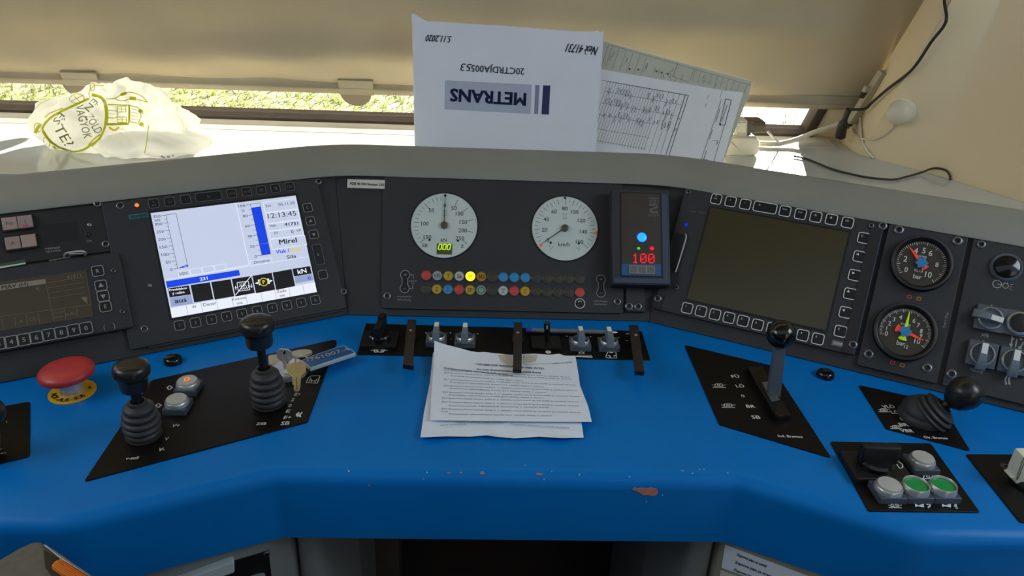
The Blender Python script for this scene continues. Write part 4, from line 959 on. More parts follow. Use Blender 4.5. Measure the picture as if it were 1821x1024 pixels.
# ================================================================== FAR RIGHT: rotary switch panel
sp = thing('rotary_switch_unit', 'black panel of grey rotary switches marked AFB, right edge of the console', 'panel', FR.P(0.45, 0.01))
uS = (FR.uv(B3(640, 135))[0] + FR.uv(B3(472, 880))[0])/2
b = MB(); b.box(FR, uS, uS + 0.17, 0.014, 0.231, -0.004, 0.001, 'plate', ch=0.0008, r=0.002); n2 = lambda x, y: FR.uv(N2(x, y))
b.tx(FR, 'AFB', n2(332, 612), n2(384, 618), 0.0056, 'ink_grey', 0.0015, 0.01); b.tx(FR, 'NBÜ/ep', n2(257, 853), n2(347, 868), 0.0052, 'ink_grey', 0.0015)
b.tx(FR, '0', n2(341, 662), n2(352, 664), 0.005, 'ink_grey', 0.0015, 0.02); b.tx(FR, '1', n2(400, 412), n2(407, 414), 0.005, 'ink_grey', 0.0015, 0.02); b.tx(FR, '0', n2(476, 517), n2(487, 519), 0.005, 'ink_grey', 0.0015); b.tx(FR, '1', n2(424, 770), n2(430, 772), 0.005, 'ink_grey', 0.0015)
c = n2(444, 257); b.outline(FR, circ(c[0], c[1], 0.0060, 20), 0.0013, 'ink_grey', 0.0014); b.ln(FR, c, (c[0]+0.005, c[1]), 0.001, 'ink_grey', 0.0014)
c = n2(504, 265); b.outline(FR, circ(c[0], c[1]-.001, 0.0040, 16), 0.001, 'ink_grey', 0.0014); b.ln(FR, (c[0]-.0016, c[1]+.003), (c[0]-.0016, c[1]+.0065), 0.001, 'ink_grey', 0.0014); b.ln(FR, (c[0]+.0016, c[1]+.003), (c[0]+.0016, c[1]+.0065), 0.001, 'ink_grey', 0.0014)
for sx in (-1, 1):
    for k in (-1, 0, 1): b.ln(FR, (c[0]+sx*.0052, c[1]-.001+k*.0028), (c[0]+sx*.0082, c[1]-.001+k*.0042), 0.0008, 'ink_grey', 0.0014)
for q in ([(550,622),(542,700)], [(582,640),(572,698)], [(612,618),(608,650)], [(628,662),(600,716)]): b.ln(FR, n2(*q[0]), n2(*q[1]), 0.0016, 'ink_grey', 0.0014)
for p in ((552,640),(540,682),(612,642),(602,704)): c = n2(*p); b.poly(FR, circ(c[0], c[1], .0022, 10), 'ink_grey', 0.0015)
for o_ in (0, 24): b.lines(FR, [n2(512+o_, 900), n2(500+o_, 925), n2(508+o_, 960)], 0.0024, 'ink_grey', 0.0014)
b.build('plate', sp)
c = n2(507, 141); f = FR.sub(*c); b = MB(); b.lathe(f, [(0.0205, 0, 'zinc'), (0.0205, 0.003, 'zinc'), (0.0185, 0.0055, 'zinc'), (0.0165, 0.005, 'black_gloss'), (0.015, 0.009, 'black_gloss'), (0.006, 0.0125, 'black_gloss'), (0, 0.013)], 'black_gloss', 32)
b.build('dimmer_knob', sp, label='round glossy black knob in a grey ring')
for p in ((127, 886),): screw(sp, FR, N2(*p), 0.0056, 0.001)
screw(sp, FR, B3(678, 165), 0.005, 0.001)
def rotary(parent, fr, c, ang, s=0.036, knob='grey_knob', base='grey_base', handle=True, label=None, hh=0.018):
    # square base > chrome ring and lever-shaped knob with a pale tip; ang turns the tip away from the plate's up
    f = fr.sub(c[0], c[1], 0.0)
    b = MB(); b.box(f, -s/2, s/2, -s/2, s/2, 0, 0.008, base, ch=0.0012, r=0.002); sw = b.build('rotary_switch', parent, label)
    b = MB(); b.lathe(f, [(s*0.43, 0.008, 'steel'), (s*0.43, 0.0105, 'steel'), (s*0.38, 0.0125, 'steel'), (s*0.36, 0.0095, base), (0, 0.0095)], 'steel', 36); b.build('ring', sw)
    if handle:
        g = f.sub(0, 0, ang); L_ = s*0.50; W0, W1 = s*0.11, s*0.16
        b = MB(); sec = []
        for y, w, h in ((-L_*1.25, W1*1.05, 0.012), (-L_*0.95, W1*1.05, hh*0.92), (-L_*0.3, W1*0.9, hh), (L_*0.55, W0*1.05, hh), (L_*0.8, W0*1.1, hh*0.95), (L_*0.84, W0*1.1, 0.011)): sec.append((y, w, h))
        vs = []; fs = []
        for y, w, h in sec: vs += [g.P(-w, y, 0.009), g.P(-w, y, h-0.0015), g.P(-w*0.8, y, h), g.P(w*0.8, y, h), g.P(w, y, h-0.0015), g.P(w, y, 0.009)]
        for i in range(len(sec)-1):
            for k in range(5): fs.append((i*6+k, (i+1)*6+k, (i+1)*6+k+1, i*6+k+1))
        fs += [tuple(range(6)), tuple(range((len(sec)-1)*6, len(sec)*6))[::-1]]
        b.add(vs, fs, knob); kn = b.build('knob', sw)
        b = MB(); b.box(g, -W0*0.95, W0*0.95, -L_*0.05, L_*0.78, hh-0.002, hh+0.0006, 'white_tip', ch=0.0005); b.build('pointer', sw)
    return sw
rotary(sp, FR, n2(388, 503), math.radians(-97), label='rotary switch turned sideways')
rotary(sp, FR, n2(332, 752), math.radians(0)); rotary(sp, FR, n2(554, 800), math.radians(0))
f = FR.sub(*n2(590, 540)); b = MB(); b.box(f, -0.018, 0.018, -0.018, 0.018, 0, 0.008, 'grey_base', ch=0.0012, r=0.002); pb = b.build('push_button', sp)
b = MB(); b.lathe(f, [(0.0158, 0.008), (0.0158, 0.011), (0.0135, 0.0135), (0.0130, 0.012), (0, 0.012)], 'steel', 36); b.build('ring', pb)
b = MB(); b.lathe(f, [(0.0128, 0.009), (0.0128, 0.0128), (0.011, 0.0134), (0, 0.0134)], 'black', 32); b.build('button_cap', pb)

# ================================================================== ON THE DESK
duv = lambda p, h=0.0: DESK.uv(p, h)
PT = 0.0018      # thickness of the black control plates
def plate(name, label, px, r=0.003, mat_='desk_plate'):
    pts = ccw([duv(p, PT) for p in px]); cx = sum(p[0] for p in pts)/len(pts); cy = sum(p[1] for p in pts)/len(pts)
    t = thing(name, label, 'control plate', DESK.P(cx, cy)); b = MB(); b.prism(DESK, fillet(pts, r, 3), 0, PT, mat_, ch=0.0007); return t, b
IH = PT + 0.0004
def tdx(b, t, p, q, cap, m='ink_white', bold=0.0, shear=0.0): b.tx(DESK, t, duv(p, IH), duv(q, IH), cap, m, IH, bold, shear)
def ldx(b, pts, w=0.0008, m='ink_white', close=False): b.lines(DESK, [duv(p, IH) for p in pts], w, m, IH, close)
def brake_symbol(b, z, x, y, s=1.0):
    P_ = lambda dx, dy: duv(z(x + dx*s, y + dy*s), IH)
    b.lines(DESK, [P_(-28, 8), P_(-22, -8), P_(20, -8), P_(28, 8)], 0.0009, 'ink_white', IH, True)
    c = P_(0, 0); b.outline(DESK, circ(c[0], c[1], 0.0024*s, 12), 0.0008, 'ink_white', IH)
    b.ln(DESK, P_(-46, 0), P_(-28, 0), 0.0008, 'ink_white', IH); b.ln(DESK, P_(28, 0), P_(50, 0), 0.0008, 'ink_white', IH); b.ln(DESK, P_(-42, 16), P_(48, 17), 0.0012, 'ink_white', IH)
def above(base, px, dy=0.0): return hit(px[0], px[1], (0, base.y + dy, 0), (0, -1, 0))
def dist(P): return (P - CAM).dot(CF)
def mpx(P): return dist(P)/FPX          # metres per pixel at P
def axis_frame(a, b_):
    n = (b_ - a).normalized(); u = Vector((1, 0, 0)); u = (u - n*u.dot(n)).normalized(); return Fr(a, u, n.cross(u))
def bellows(f, r, h, n=5, top=0.45):
    prof = [(r*0.92, 0.0), (r*0.98, 0.002)]
    for k in range(n):
        t0 = k/n; e = 1.0 + 0.12*math.sin(math.pi*min(1, t0*1.6)) if t0 < 0.62 else 1.12 - (t0-0.62)*1.35
        R = r*e*0.92; z = h*(0.04 + 0.86*t0); dz = h*0.86/n
        prof += [(R*0.90, z), (R*0.99, z + dz*0.28), (R*1.02, z + dz*0.5), (R*0.99, z + dz*0.74), (R*0.88, z + dz*0.95)]
    prof += [(r*top*1.12, h*0.93), (r*top*1.1, h), (r*top*0.8, h*1.01), (r*top*0.75, h*0.9)]
    b = MB(); b.lathe(f, prof, 'rubber', 40); return b
def mushroom_knob(f, r, h):
    # broad rounded head over a narrower waist
    prof = [(r*0.62, 0), (r*0.74, h*0.03), (r*0.78, h*0.12), (r*0.80, h*0.42), (r*0.84, h*0.50), (r*0.96, h*0.56), (r*1.0, h*0.64), (r*0.99, h*0.78), (r*0.92, h*0.90), (r*0.74, h*0.975), (r*0.4, h*1.01), (0, h*1.02)]
    b = MB(); b.lathe(f, prof, 'knob_black', 40); return b

# --- far-left plate and lever (cut by the picture edge)
pl, b = plate('control_plate', 'black control plate at the far left edge, under a half-hidden lever', [N3(385,170), N3(387,880), N3(0,975), (-95,846), (-95,748), N3(50,230)], 0.004)
tdx(b, 'men', (-6, 806.5), N3(82, 835), 0.0034); tdx(b, 'en', (-4, 799), N3(26, 785), 0.0034); tdx(b, '1', N3(82, 440), N3(90, 438), 0.004)
b.build('plate', pl)
def lever(name, label, base_px, knob_px, r_b, h_b, r_k, h_k, stem_r=0.006, nb=5):
    B0 = DESK.P(*duv(base_px, PT), PT); K = above(B0, knob_px); f = axis_frame(B0, K); Lk = (K - B0).length
    t = thing(name, label, 'lever', B0)
    bellows(f, r_b, h_b, nb).build('bellows', t, label='ribbed black rubber boot')
    b = MB(); b.lathe(f.sub(0, 0, 0, h_b*0.85), [(stem_r, 0), (stem_r, Lk - h_b*0.85)], 'black', 20); b.build('stem', t)
    mushroom_knob(f.sub(0, 0, 0, Lk - h_k*0.5), r_k, h_k).build('knob', t)
    return t
m_ = mpx(DESK.P(*duv((254, 760))))
lever('drive_lever', 'black lever mostly cut off by the left edge of the photo', (-46, 812), (-30, 742), 0.0215, 0.05, 0.0205, 0.036)

# --- left skewed plate with two levers, push buttons and key switch
lp, b = plate('control_plate', 'long skewed black control plate marked Z/EB under the two mushroom levers', [B5(28,1010), B4(985,275), B5(1440,205), B5(1466,207), B5(1460,245), B5(1300,672)], 0.0025)
for t, p, q in (('V+', (533,694), (575,692)), ('V', (490,770), (512,767)), ('V-', (455,830), (490,828)), ('v-soll', (270,880), (340,876)), ('Z/EB', (1012,684), (1068,682)), ('Z+', (1226,516), (1262,514)), ('Z', (1210,547), (1228,546)), ('0', (1195,579), (1211,579)), ('E', (1182,611), (1204,611)), ('E+', (1168,647), (1210,646)), ('SB', (1152,681), (1200,679))):
    tdx(b, t, B5(*p), B5(*q), 0.0062 if t not in ('v-soll', 'Z/EB', 'SB') else (0.0075 if t == 'SB' else 0.005), bold=0.012, shear=0.12)
for cx, cy in ((516, 476), (452, 577)):
    ldx(b, [B5(cx-16, cy+2), B5(cx, cy-10), B5(cx+20, cy+2), B5(cx+10, cy+2), B5(cx+8, cy+11), B5(cx-8, cy+11), B5(cx-8, cy+2)], 0.0012, close=True)
ldx(b, [B5(1238,632), B5(1252,617), B5(1250,645)], 0.002, close=True); ldx(b, [B5(1262,645), B5(1258,632), B5(1272,617)], 0.002)
K1q = [(720,770), (760,690), (800,668), (932,666), (890,780)]
ldx(b, [K1(*p) for p in K1q], 0.0009, close=True); ldx(b, [K1(795,735), K1(850,748), K1(862,775)], 0.001); ldx(b, [K1(845,745), K1(885,730), K1(880,712)], 0.001); ldx(b, [K1(760,772), K1(790,700), K1(800,765)], 0.0008)
b.build('plate', lp)
def push_button(parent, c_px, s, ring_r, cap_m, label, recessed=False, base_m='button_grey', glow=None):
    hb = PT + 0.008; f = DESK.at(c_px, hb + 0.006); f = Fr(f.o - Z_*0.006 - Z_*hb, f.u, f.v)
    b = MB(); b.box(f, -s/2, s/2, -s/2, s/2, PT, hb, base_m, ch=0.0012, r=0.0015); pb = b.build('push_button', parent, label)
    b = MB(); top = 0.0085 if recessed else 0.006
    b.lathe(f, [(ring_r, hb), (ring_r, hb+0.002), (ring_r*0.97, hb+0.004), (ring_r*0.93, hb+top-0.0005), (ring_r*0.90, hb+top), (ring_r*0.865, hb+top-0.0008), (ring_r*0.86, hb+0.003)], 'steel', 36); b.build('ring', pb)
    b = MB(); ch = hb + (0.0055 if recessed else 0.008)
    b.lathe(f, [(ring_r*0.855, hb+0.002), (ring_r*0.855, ch-0.001), (ring_r*0.81, ch), (0, ch+0.0004)], cap_m, 32)
    if glow: b.lines(f, [(-.004, .0), (0, .0045), (.004, .0), (.002, .0), (.002, -.004), (-.002, -.004), (-.002, 0)], 0.0012, glow, ch + 0.0012, True)
    b.build('button_cap', pb); return pb
push_button(lp, B5(618, 440), 0.029, 0.0148, 'cap_white', 'push button with red lit arrow', glow='led_orange')
push_button(lp, B5(556, 545), 0.029, 0.0148, 'cap_white', 'plain white push button')
# key switch: escutcheon, steel cylinder and swing cover
b = MB(); b.prism(DESK, fillet([duv(K1(*p), 0.004) for p in ((140,350),(300,330),(420,420),(400,560),(300,600),(160,560))], 0.006), PT, 0.004, 'rail_metal', ch=0.0008); ks = b.build('key_switch', lp, label='steel key switch with oval swing cover')
c = duv(K1(455, 520), 0.012); f = DESK.sub(*c)
b = MB(); b.lathe(f, [(0.0245, PT), (0.0245, 0.006), (0.0225, 0.011), (0.021, 0.012), (0.0195, 0.0116), (0.0190, 0.0125), (0, 0.0125)], 'steel', 40); b.build('cylinder', ks)
c = duv(K1(640, 310), 0.010); f = DESK.sub(c[0], c[1], 0.25); b = MB(); b.prism(f, [(0.0155*math.cos(a), 0.0085*math.sin(a)) for a in [2*math.pi*k/28 for k in range(28)]], 0.006, 0.010, 'rail_metal', ch=0.0008); b.build('swing_cover', ks)

lever('set_speed_lever', 'front left mushroom lever with ribbed boot, nearest the red emergency button', (256, 775), B5(305, 410), 0.0212, 0.050, 0.0205, 0.036)
lever('traction_lever', 'rear left mushroom lever with ribbed boot and long stem, beside the keys', (479.5, 717), B5(1020, 160), 0.0218, 0.053, 0.0208, 0.039, stem_r=0.0052)

# --- keys in the switch: key, ring, second key, tag
CK = DESK.P(*duv(K1(420, 560), 0.013), 0.013)
kt = thing('key_bunch', 'silver and brass keys with blue number tag hanging from the key switch', 'keys', CK)
P0 = CK; P1 = above(P0, K1(385, 300), 0.004)
fK = Fr(P0, Vector((1, -0.25, 0)), Vector((P1 - P0))); L = (P1 - P0).length
fK = Fr(P0, (fK.u - fK.v*fK.u.dot(fK.v)), fK.v)
b = MB(); w = 0.0115
b.prism(fK, fillet([(-0.0035, -0.004), (0.0035, -0.004), (0.004, L*0.38), (w, L*0.62), (w, L*1.0), (w*0.5, L*1.16), (-w*0.5, L*1.16), (-w, L*1.0), (-w, L*0.62), (-0.004, L*0.38)], 0.004), -0.001, 0.001, 'steel', ch=0.0004)
b.poly(fK, circ(0, L*0.98, 0.0028, 14), 'black', 0.0012); b.build('key', kt, label='silver key standing in the switch')
ringpts = [hit(*K1(x, y), (0, CK.y - 0.006, 0), (0, -1, 0)) for x, y in ((375,285),(350,360),(390,460),(470,530),(560,545),(590,520),(560,470),(565,410),(620,370),(700,370),(750,410),(740,455))]
b = MB(); b.tube(ringpts, 0.0009, 'steel', sub=5); b.build('split_ring', kt)
PA = hit(*K1(575, 520), (0, CK.y - 0.008, 0), (0, -1, 0)); PB_ = DESK.P(*duv(K1(582, 905), 0.004), 0.004)
f2 = Fr(PA, (PA - PB_).cross(Vector((0, -1, 0.5))) * -1, (PB_ - PA)); 
v_ = (PB_ - PA).normalized(); u_v = v_.cross(Vector((0, -0.75, 0.65))).normalized(); fK2 = Fr(PA, u_v, v_); L2 = (PB_ - PA).length
b = MB(); b.prism(fK2, fillet([(-0.0130, -0.003), (-0.004, -0.006), (0.0125, -0.005), (0.0135, 0.006), (0.0075, L2*0.34), (0.0055, L2*0.42), (0.0055, L2*0.7), (0.0035, L2*0.75), (0.0042, L2*0.85), (0.003, L2), (-0.0028, L2), (-0.0046, L2*0.8), (-0.0055, L2*0.42), (-0.0120, L2*0.30)], 0.002), -0.001, 0.001, 'brass', ch=0.0004)
b.ln(fK2, (0, L2*0.45), (0, L2*0.95), 0.0012, 'adapter_brown', 0.0012); b.ln(fK2, (0, L2*0.45), (0, L2*0.95), 0.0012, 'adapter_brown', -0.0012); b.build('key', kt, label='brass key hanging down over the plate')
TG = 0.016
tg = [duv(K1(*p), TG) for p in ((640,430),(735,385),(1225,215),(1300,205),(1470,305),(1462,325),(790,548),(775,545))]
b = MB(); b.prism(DESK, fillet(ccw(tg), 0.002, 3), TG-0.0050, TG, 'pale_plastic', ch=0.0008)
b.prism(DESK, fillet(inset(ccw(tg), 0.0018), 0.002, 3), TG-0.001, TG+0.0003, 'tag_blue')
b.tx(DESK, '761007-4', duv(K1(775, 432), TG), duv(K1(1370, 262), TG), 0.0095, 'ink_grey', TG+0.0008, 0.02)
b.prism(DESK, fillet(ccw([duv(K1(*p), TG-0.006) for p in ((650,450),(800,572),(1475,352),(1480,325),(800,500))]), 0.001, 2), TG-0.0075, TG-0.0058, 'pale_plastic'); b.build('tag', kt, label='blue plastic tag numbered 761007-4')

# --- emergency stop
eb = DESK.P(*duv((129, 697))); em = mpx(eb)
es = thing('emergency_stop', 'big red mushroom emergency stop button on yellow NOT-AUS disc', 'button', eb)
f = DESK.sub(eb.x, eb.y)
b = MB(); R = 38.5*em; b.lathe(f, [(R, 0), (R, 0.0012), (R*0.985, 0.0016), (0, 0.0016)], 'sign_yellow', 56)
txt = 'NOT-AUS-SOS'
for k, ch in enumerate(txt):
    a = math.radians(-152 + k*(122/10)); f3 = f.sub(R*0.74*math.cos(a), R*0.74*math.sin(a), a + math.pi/2); b.txc(f3, ch, (0, 0), 0.0068, 'ink_black', 0.0021, 0.015)
for a in (28, 150): a = math.radians(a); f3 = f.sub(R*0.72*math.cos(a), R*0.72*math.sin(a), a+math.pi/2); b.poly(f3, [(-.004, -.002), (.004, 0), (-.004, .002)], 'ink_black', 0.0021)
b.build('warning_disc', es, label='yellow disc lettered NOT-AUS-SOS')
top = above(eb, (118, 661)); hz = top.z - DZ; rm = 46.5*mpx(top)
b = MB(); b.lathe(f, [(0.0145, 0.0016), (0.0145, hz*0.75), (0.013, hz*0.8), (0, hz*0.8)], 'steel', 32); b.build('stem', es)
fm = axis_frame(eb, top); fm = Fr(top, fm.u, fm.v)
b = MB(); b.lathe(fm, [(0, -0.010), (rm*0.3, -0.010), (rm*0.80, -0.007), (rm*0.96, -0.0045), (rm, -0.001), (rm*0.985, 0.0025), (rm*0.92, 0.005), (rm*0.75, 0.0075), (rm*0.45, 0.0095), (0, 0.010)], 'mushroom_red', 56); b.build('mushroom_cap', es, label='glossy red cap')
# --- small black caps
for p, lab in (((308, 644), 'small black round cap on the blue desk above the left plate'), ((1467, 669), 'small black round cap on the blue desk right of the ball lever')):
    c = duv(p); f = DESK.sub(*c); b = MB(); b.lathe(f, [(0.0122, 0), (0.0125, 0.002), (0.0115, 0.007), (0.0098, 0.0085), (0.008, 0.0078), (0, 0.0072)], 'black_gloss', 28); b.lines(f, [(-.004, .001), (0, .0025), (.004, .001)], 0.001, 'steel_dark', 0.0086)
    b.build('desk_cap', None, lab, cat='cap', group='black caps on the desk')

# --- centre strip of switches
cp_, b = plate('switch_strip', 'long narrow black switch plate behind the paper sheets', [B6(100,80), B6(1695,125), B6(1745,290), B6(48,258)], 0.002)
ldx(b, [K4(176,379), K4(214,380)], 0.001); ldx(b, [K4(324,381), K4(366,381)], 0.001)
ldx(b, [K4(214,400), K4(222,360), K4(324,360), K4(318,400)], 0.0012, close=True); ldx(b, [K4(256,360), K4(254,400)], 0.001); ldx(b, [K4(290,360), K4(288,400)], 0.001); ldx(b, [K4(232,392), K4(238,372), K4(248,392)], 0.001); ldx(b, [K4(298,392), K4(306,372), K4(312,392)], 0.001)
for p in ((160,212),(428,216)): ldx(b, [K4(p[0]-18,p[1]+12), K4(p[0]-14,p[1]-14), K4(p[0]+18,p[1]-14), K4(p[0]+16,p[1]+12)], 0.0014, close=True); ldx(b, [K4(p[0],p[1]-14), K4(p[0],p[1]+12)], 0.001)
for p, q in (((232,156),(304,156)), ((768,188),(780,200)), ((1032,198),(1042,188)), ((1326,206),(1338,198)), ((1040,258),(1050,264))): ldx(b, [K4(*p), K4(*q)], 0.0014)
for p, q in (((678,262),(696,268)), ((978,272),(992,264)), ((1325,284),(1340,276)), ((288,282),(320,286)), ((480,328),(510,314)), ((1420,236),(1460,232)), ((1420,318),(1450,320))): ldx(b, [K5(*p), K5(*q)], 0.0012)
c = duv(K5(455, 461), IH); b.poly(DESK, circ(c[0], c[1], 0.0042, 18), 'ink_white', IH); b.poly(DESK, circ(c[0], c[1], 0.0012, 8), 'ink_black', IH+.0003)
for k in (0, 1): c = duv(K5(515+k*45, 357), IH); b.outline(DESK, circ(c[0], c[1], 0.0034, 16), 0.0009, 'ink_white', IH)
ldx(b, [K5(500, 228), K5(575, 229)], 0.0022, 'ink_dim')
c = duv(K5(868, 468), IH); b.outline(DESK, circ(c[0], c[1], 0.0028, 14), 0.0009, 'ink_white', IH); b.poly(DESK, [duv(K5(836, 456), IH), duv(K5(838, 486), IH), duv(K5(858, 472), IH)], 'ink_white', IH); b.poly(DESK, [duv(K5(905, 456), IH), duv(K5(903, 486), IH), duv(K5(880, 472), IH)], 'ink_white', IH)
ldx(b, [K5(800, 515), K5(1006, 524)], 0.0034); ldx(b, [K5(820, 499), K5(1000, 506)], 0.001)
ldx(b, [K5(1170,520), K5(1196,462), K5(1298,462), K5(1306,536), K5(1192,534)], 0.0011, close=True); ldx(b, [K5(1200,500), K5(1228,515), K5(1226,534)], 0.0018); ldx(b, [K5(1270,515), K5(1296,500)], 0.0018); ldx(b, [K5(1218,468), K5(1260,470)], 0.0022)
b.build('plate', cp_)
def rot_d(parent, p, s, ang, hh, label=None, knob='grey_knob', base='zinc'):
    f = DESK.at(p, PT + 0.0095); f = Fr(f.o - Z_*0.0095, f.u, f.v); return rotary(parent, f, (0, 0), ang, s, knob, base, True, label, hh)
for p in (K4(887, 232), K4(1195, 240), K5(853, 318), K5(1208, 326)): rot_d(cp_, p, 0.031, 0, 0.027)
f = DESK.at(K4(275, 250), PT + 0.006); f = Fr(f.o - Z_*0.006, f.u, f.v)
b = MB(); b.box(f, -0.027, 0.027, -0.022, 0.022, 0, 0.006, 'black', ch=0.001, r=0.002); bs = b.build('rotary_switch', cp_, label='black rotary switch at the left end')
b = MB(); b.lathe(f, [(0.0165, 0.006), (0.0165, 0.012), (0.0145, 0.0145), (0, 0.0145)], 'black_gloss', 32); b.box(f.sub(0, 0, -0.12), -0.0052, 0.0052, -0.016, 0.024, 0.012, 0.032, 'black', ch=0.0025); b.box(f.sub(0, 0, -0.12), -0.0052, 0.0052, 0.012, 0.024, 0.030, 0.036, 'black', ch=0.002); b.build('knob', bs)
f = DESK.at(K5(425, 330), PT + 0.005); f = Fr(f.o - Z_*0.005, f.u, f.v)
b = MB(); b.box(f, -0.0225, 0.0225, -0.018, 0.018, 0, 0.005, 'black', ch=0.001, r=0.002); ts = b.build('toggle_switch', cp_, label='small black toggle lever')
tp = above(f.o, K5(440, 95)); b = MB(); b.tube([f.P(0.002, 0.0, 0.004), f.P(0.002, 0.0, 0.004).lerp(tp, 0.5), tp], lambda t: 0.0036 + 0.0012*t, 'black_gloss', 14, 4); b.tube([tp - Z_*0.008 - Y_*0.0052, tp - Y_*0.005 - Z_*0.002], 0.0007, 'ink_white', 6, 1); b.build('toggle', ts)

# --- three spring clamps for papers
def clamp(label, tl, tr, br_, bl, scr, z):
    H_ = 0.020; q = [duv(z(*p), H_) for p in (tl, tr, br_, bl)]; pts = ccw(q)
    base = DESK.P(*duv(z(*scr), 0)); t = thing('paper_clamp', label, 'clamp', base, 'paper clamps across the switch plate')
    b = MB(); b.prism(DESK, pts, H_-0.0035, H_, 'clamp', ch=0.0008)
    a_, c_ = Vector(q[3]), Vector(q[2]); u = (c_ - a_).normalized(); v = Vector((-u.y, u.x))
    w_ = (c_ - a_).length; ff = Fr(DESK.P(a_.x, a_.y), DESK.u*u.x + DESK.v*u.y, DESK.u*v.x + DESK.v*v.y)
    b.box(ff, 0.0, w_, 0.0, 0.0035, 0.0125, H_-0.001, 'black', ch=0.0006); b.build('arm', t)
    cs = duv(z(*scr), H_); f = DESK.sub(*cs)
    b = MB(); b.lathe(f, [(0.0058, 0.0), (0.0058, H_-0.003)], 'black', 18); b.box(f, -0.0085, 0.0085, -0.011, 0.011, 0.0, 0.010, 'black', ch=0.001); b.build('post', t)
    b = MB(); b.lathe(f, [(0.0026, H_-0.0002), (0.0022, H_+0.0008), (0, H_+0.0008)], 'brass', 14); b.build('screw', t)
clamp('left dark brown paper clamp arm, beside the black rotary switch', (575,44), (668,46), (633,546), (524,528), (608,166), K4)
clamp('middle dark brown paper clamp arm holding down the sheets', (1722,76), (1815,78), (1806,578), (1712,574), (1766,188), K4)
clamp('right dark brown paper clamp arm, nearest the speed limit display', (1462,120), (1575,122), (1655,700), (1535,692), (1548,250), K5)

# --- pen
pz = 0.0075; pa = DESK.P(*duv(K5(178, 188), pz), pz); pb_ = DESK.P(*duv(K5(1318, 219), pz), pz)
pen = thing('ballpoint_pen', 'grey translucent ballpoint pen with blue end lying on the switch plate', 'pen', (pa+pb_)/2)
d = pb_ - pa
b = MB(); b.tube([pa + d*0.05, pa + d*0.93], 0.0036, 'pen_clear', 10, 1); b.build('barrel', pen)
b = MB(); b.tube([pa, pa + d*0.055], 0.0042, 'pen_blue', 12, 1); b.build('end_cap', pen, label='blue end cap')
b = MB(); b.tube([pa + d*0.93, pa + d*0.99, pb_], lambda t: 0.0026 - 0.0018*t, 'steel', 10, 1); b.build('tip', pen)

# --- paper sheets
def lerp_poly(pts, a):
    s = a*(len(pts)-1); i = min(int(s), len(pts)-2); f = s - i; return Vector(pts[i]).lerp(Vector(pts[i+1]), f)
def paper_sheet(name, label, top, left, right, bottom, hfun, m):
    def fn(a, c):     # Coons patch of the four picture edges, c = 0 at the bottom
        T_, B_ = lerp_poly(top, a), lerp_poly(bottom, a); L_, R_ = lerp_poly(left, c), lerp_poly(right, c)
        P_ = T_*c + B_*(1-c) + L_*(1-a) + R_*a - (Vector(bottom[0])*(1-a)*(1-c) + Vector(bottom[-1])*a*(1-c) + Vector(top[0])*(1-a)*c + Vector(top[-1])*a*c)
        h = hfun(a, c); q = duv(B6(P_.x, P_.y), h); return DESK.P(q[0], q[1], h)
    b = MB(); b.sheet(fn, 44, 36, m, 0.0004, Z_); return b
SH = 0.0092
h1 = lambda a, c: SH + (0.012*max(0, (c-0.72)/0.28)**2*max(0, 1-a*2.2)) + 0.0004*math.sin(a*9)*(1-c)*0
top1 = [(496,180),(520,190),(560,203),(650,226),(700,240),(745,248),(790,246),(830,252),(880,256),(945,264),(1000,258),(1080,256),(1165,262),(1218,256),(1250,268),(1312,268)]
b = paper_sheet('p', '', top1, [(472,640),(478,500),(490,340),(496,180)], [(1406,649),(1385,560),(1338,440),(1330,380),(1312,268)], [(472,640),(800,645),(1100,648),(1406,649)], h1, 'paper_white')
sheet1 = thing('printed_sheet', 'upper printed order sheet held by the middle clamp, with torn top edge', 'paper', DESK.P(*duv(B6(930, 450))), 'papers on the desk')
TXH = SH + 0.0005
t1 = lambda s, p, q, cap, m='ink_soft', bold=0.0: b.tx(DESK, s, duv(B6(*p), TXH), duv(B6(*q), TXH), cap, m, TXH, bold)
b.ln(DESK, duv(B6(560,264), TXH), duv(B6(760,300), TXH), 0.0004, 'ink_soft', TXH); b.ln(DESK, duv(B6(1000,318), TXH), duv(B6(1290,308), TXH), 0.0004, 'ink_soft', TXH)
t1('Súbor č. 2007/', (1180,312), (1292,304), 0.0030); t1('VŠEOBECNÝ ROZKAZ pre vlak: 41731', (728,316), (1128,342), 0.0046, 'ink_soft', 0.01); t1('Pre úsek: Bratislava-Vajnory - Dunajská Streda', (742,346), (1112,366), 0.0036, 'ink_soft', 0.01)
t1('Dodržujte prechodné obmedzenia traťovej rýchlosti', (552,338), (950,382), 0.0034, 'ink_soft', 0.015)
body_ = ['ŽST Bratislava hlavná stanica, koľaj č. 1, výhybka od km 0,015 do km 0,095 je rýchlosť 10 km/h', 'Pozastavenie: Návestné staničné v smere jazdy', 'Pravidelné obmedzenie trvalé pre všetky vlaky v smere']
rows_ = [(350,552,392,1280),(366,552,404,1288),(382,590,414,1010),(404,548,438,1312),(420,585,448,1130),(440,548,470,1322),(456,585,480,1140),(478,542,504,1338),(494,580,512,1130),(512,538,534,1330),(534,538,558,1330),(556,580,566,1160),(574,536,596,1340),(588,536,590,575),(604,580,614,1175)]
for k, (y0, x0, y1, x1) in enumerate(rows_):
    s = body_[0] if x1 > 1200 else (body_[1] if k % 2 else body_[2])
    if x1 < 600: s = 'km/h'
    t1(s, (x0, y0), (x1, y1), 0.0024)
b.poly(DESK, [duv(B6(*p), TXH) for p in ((862,264),(905,262),(940,268),(952,330),(925,322),(885,300))], 'paper_stained', TXH - 0.0001)
b.poly(DESK, [duv(B6(*p), TXH) for p in ((1010,266),(1095,262),(1082,300),(1010,312))], 'paper_stained', TXH - 0.0001)
o = b.build('sheet', sheet1)
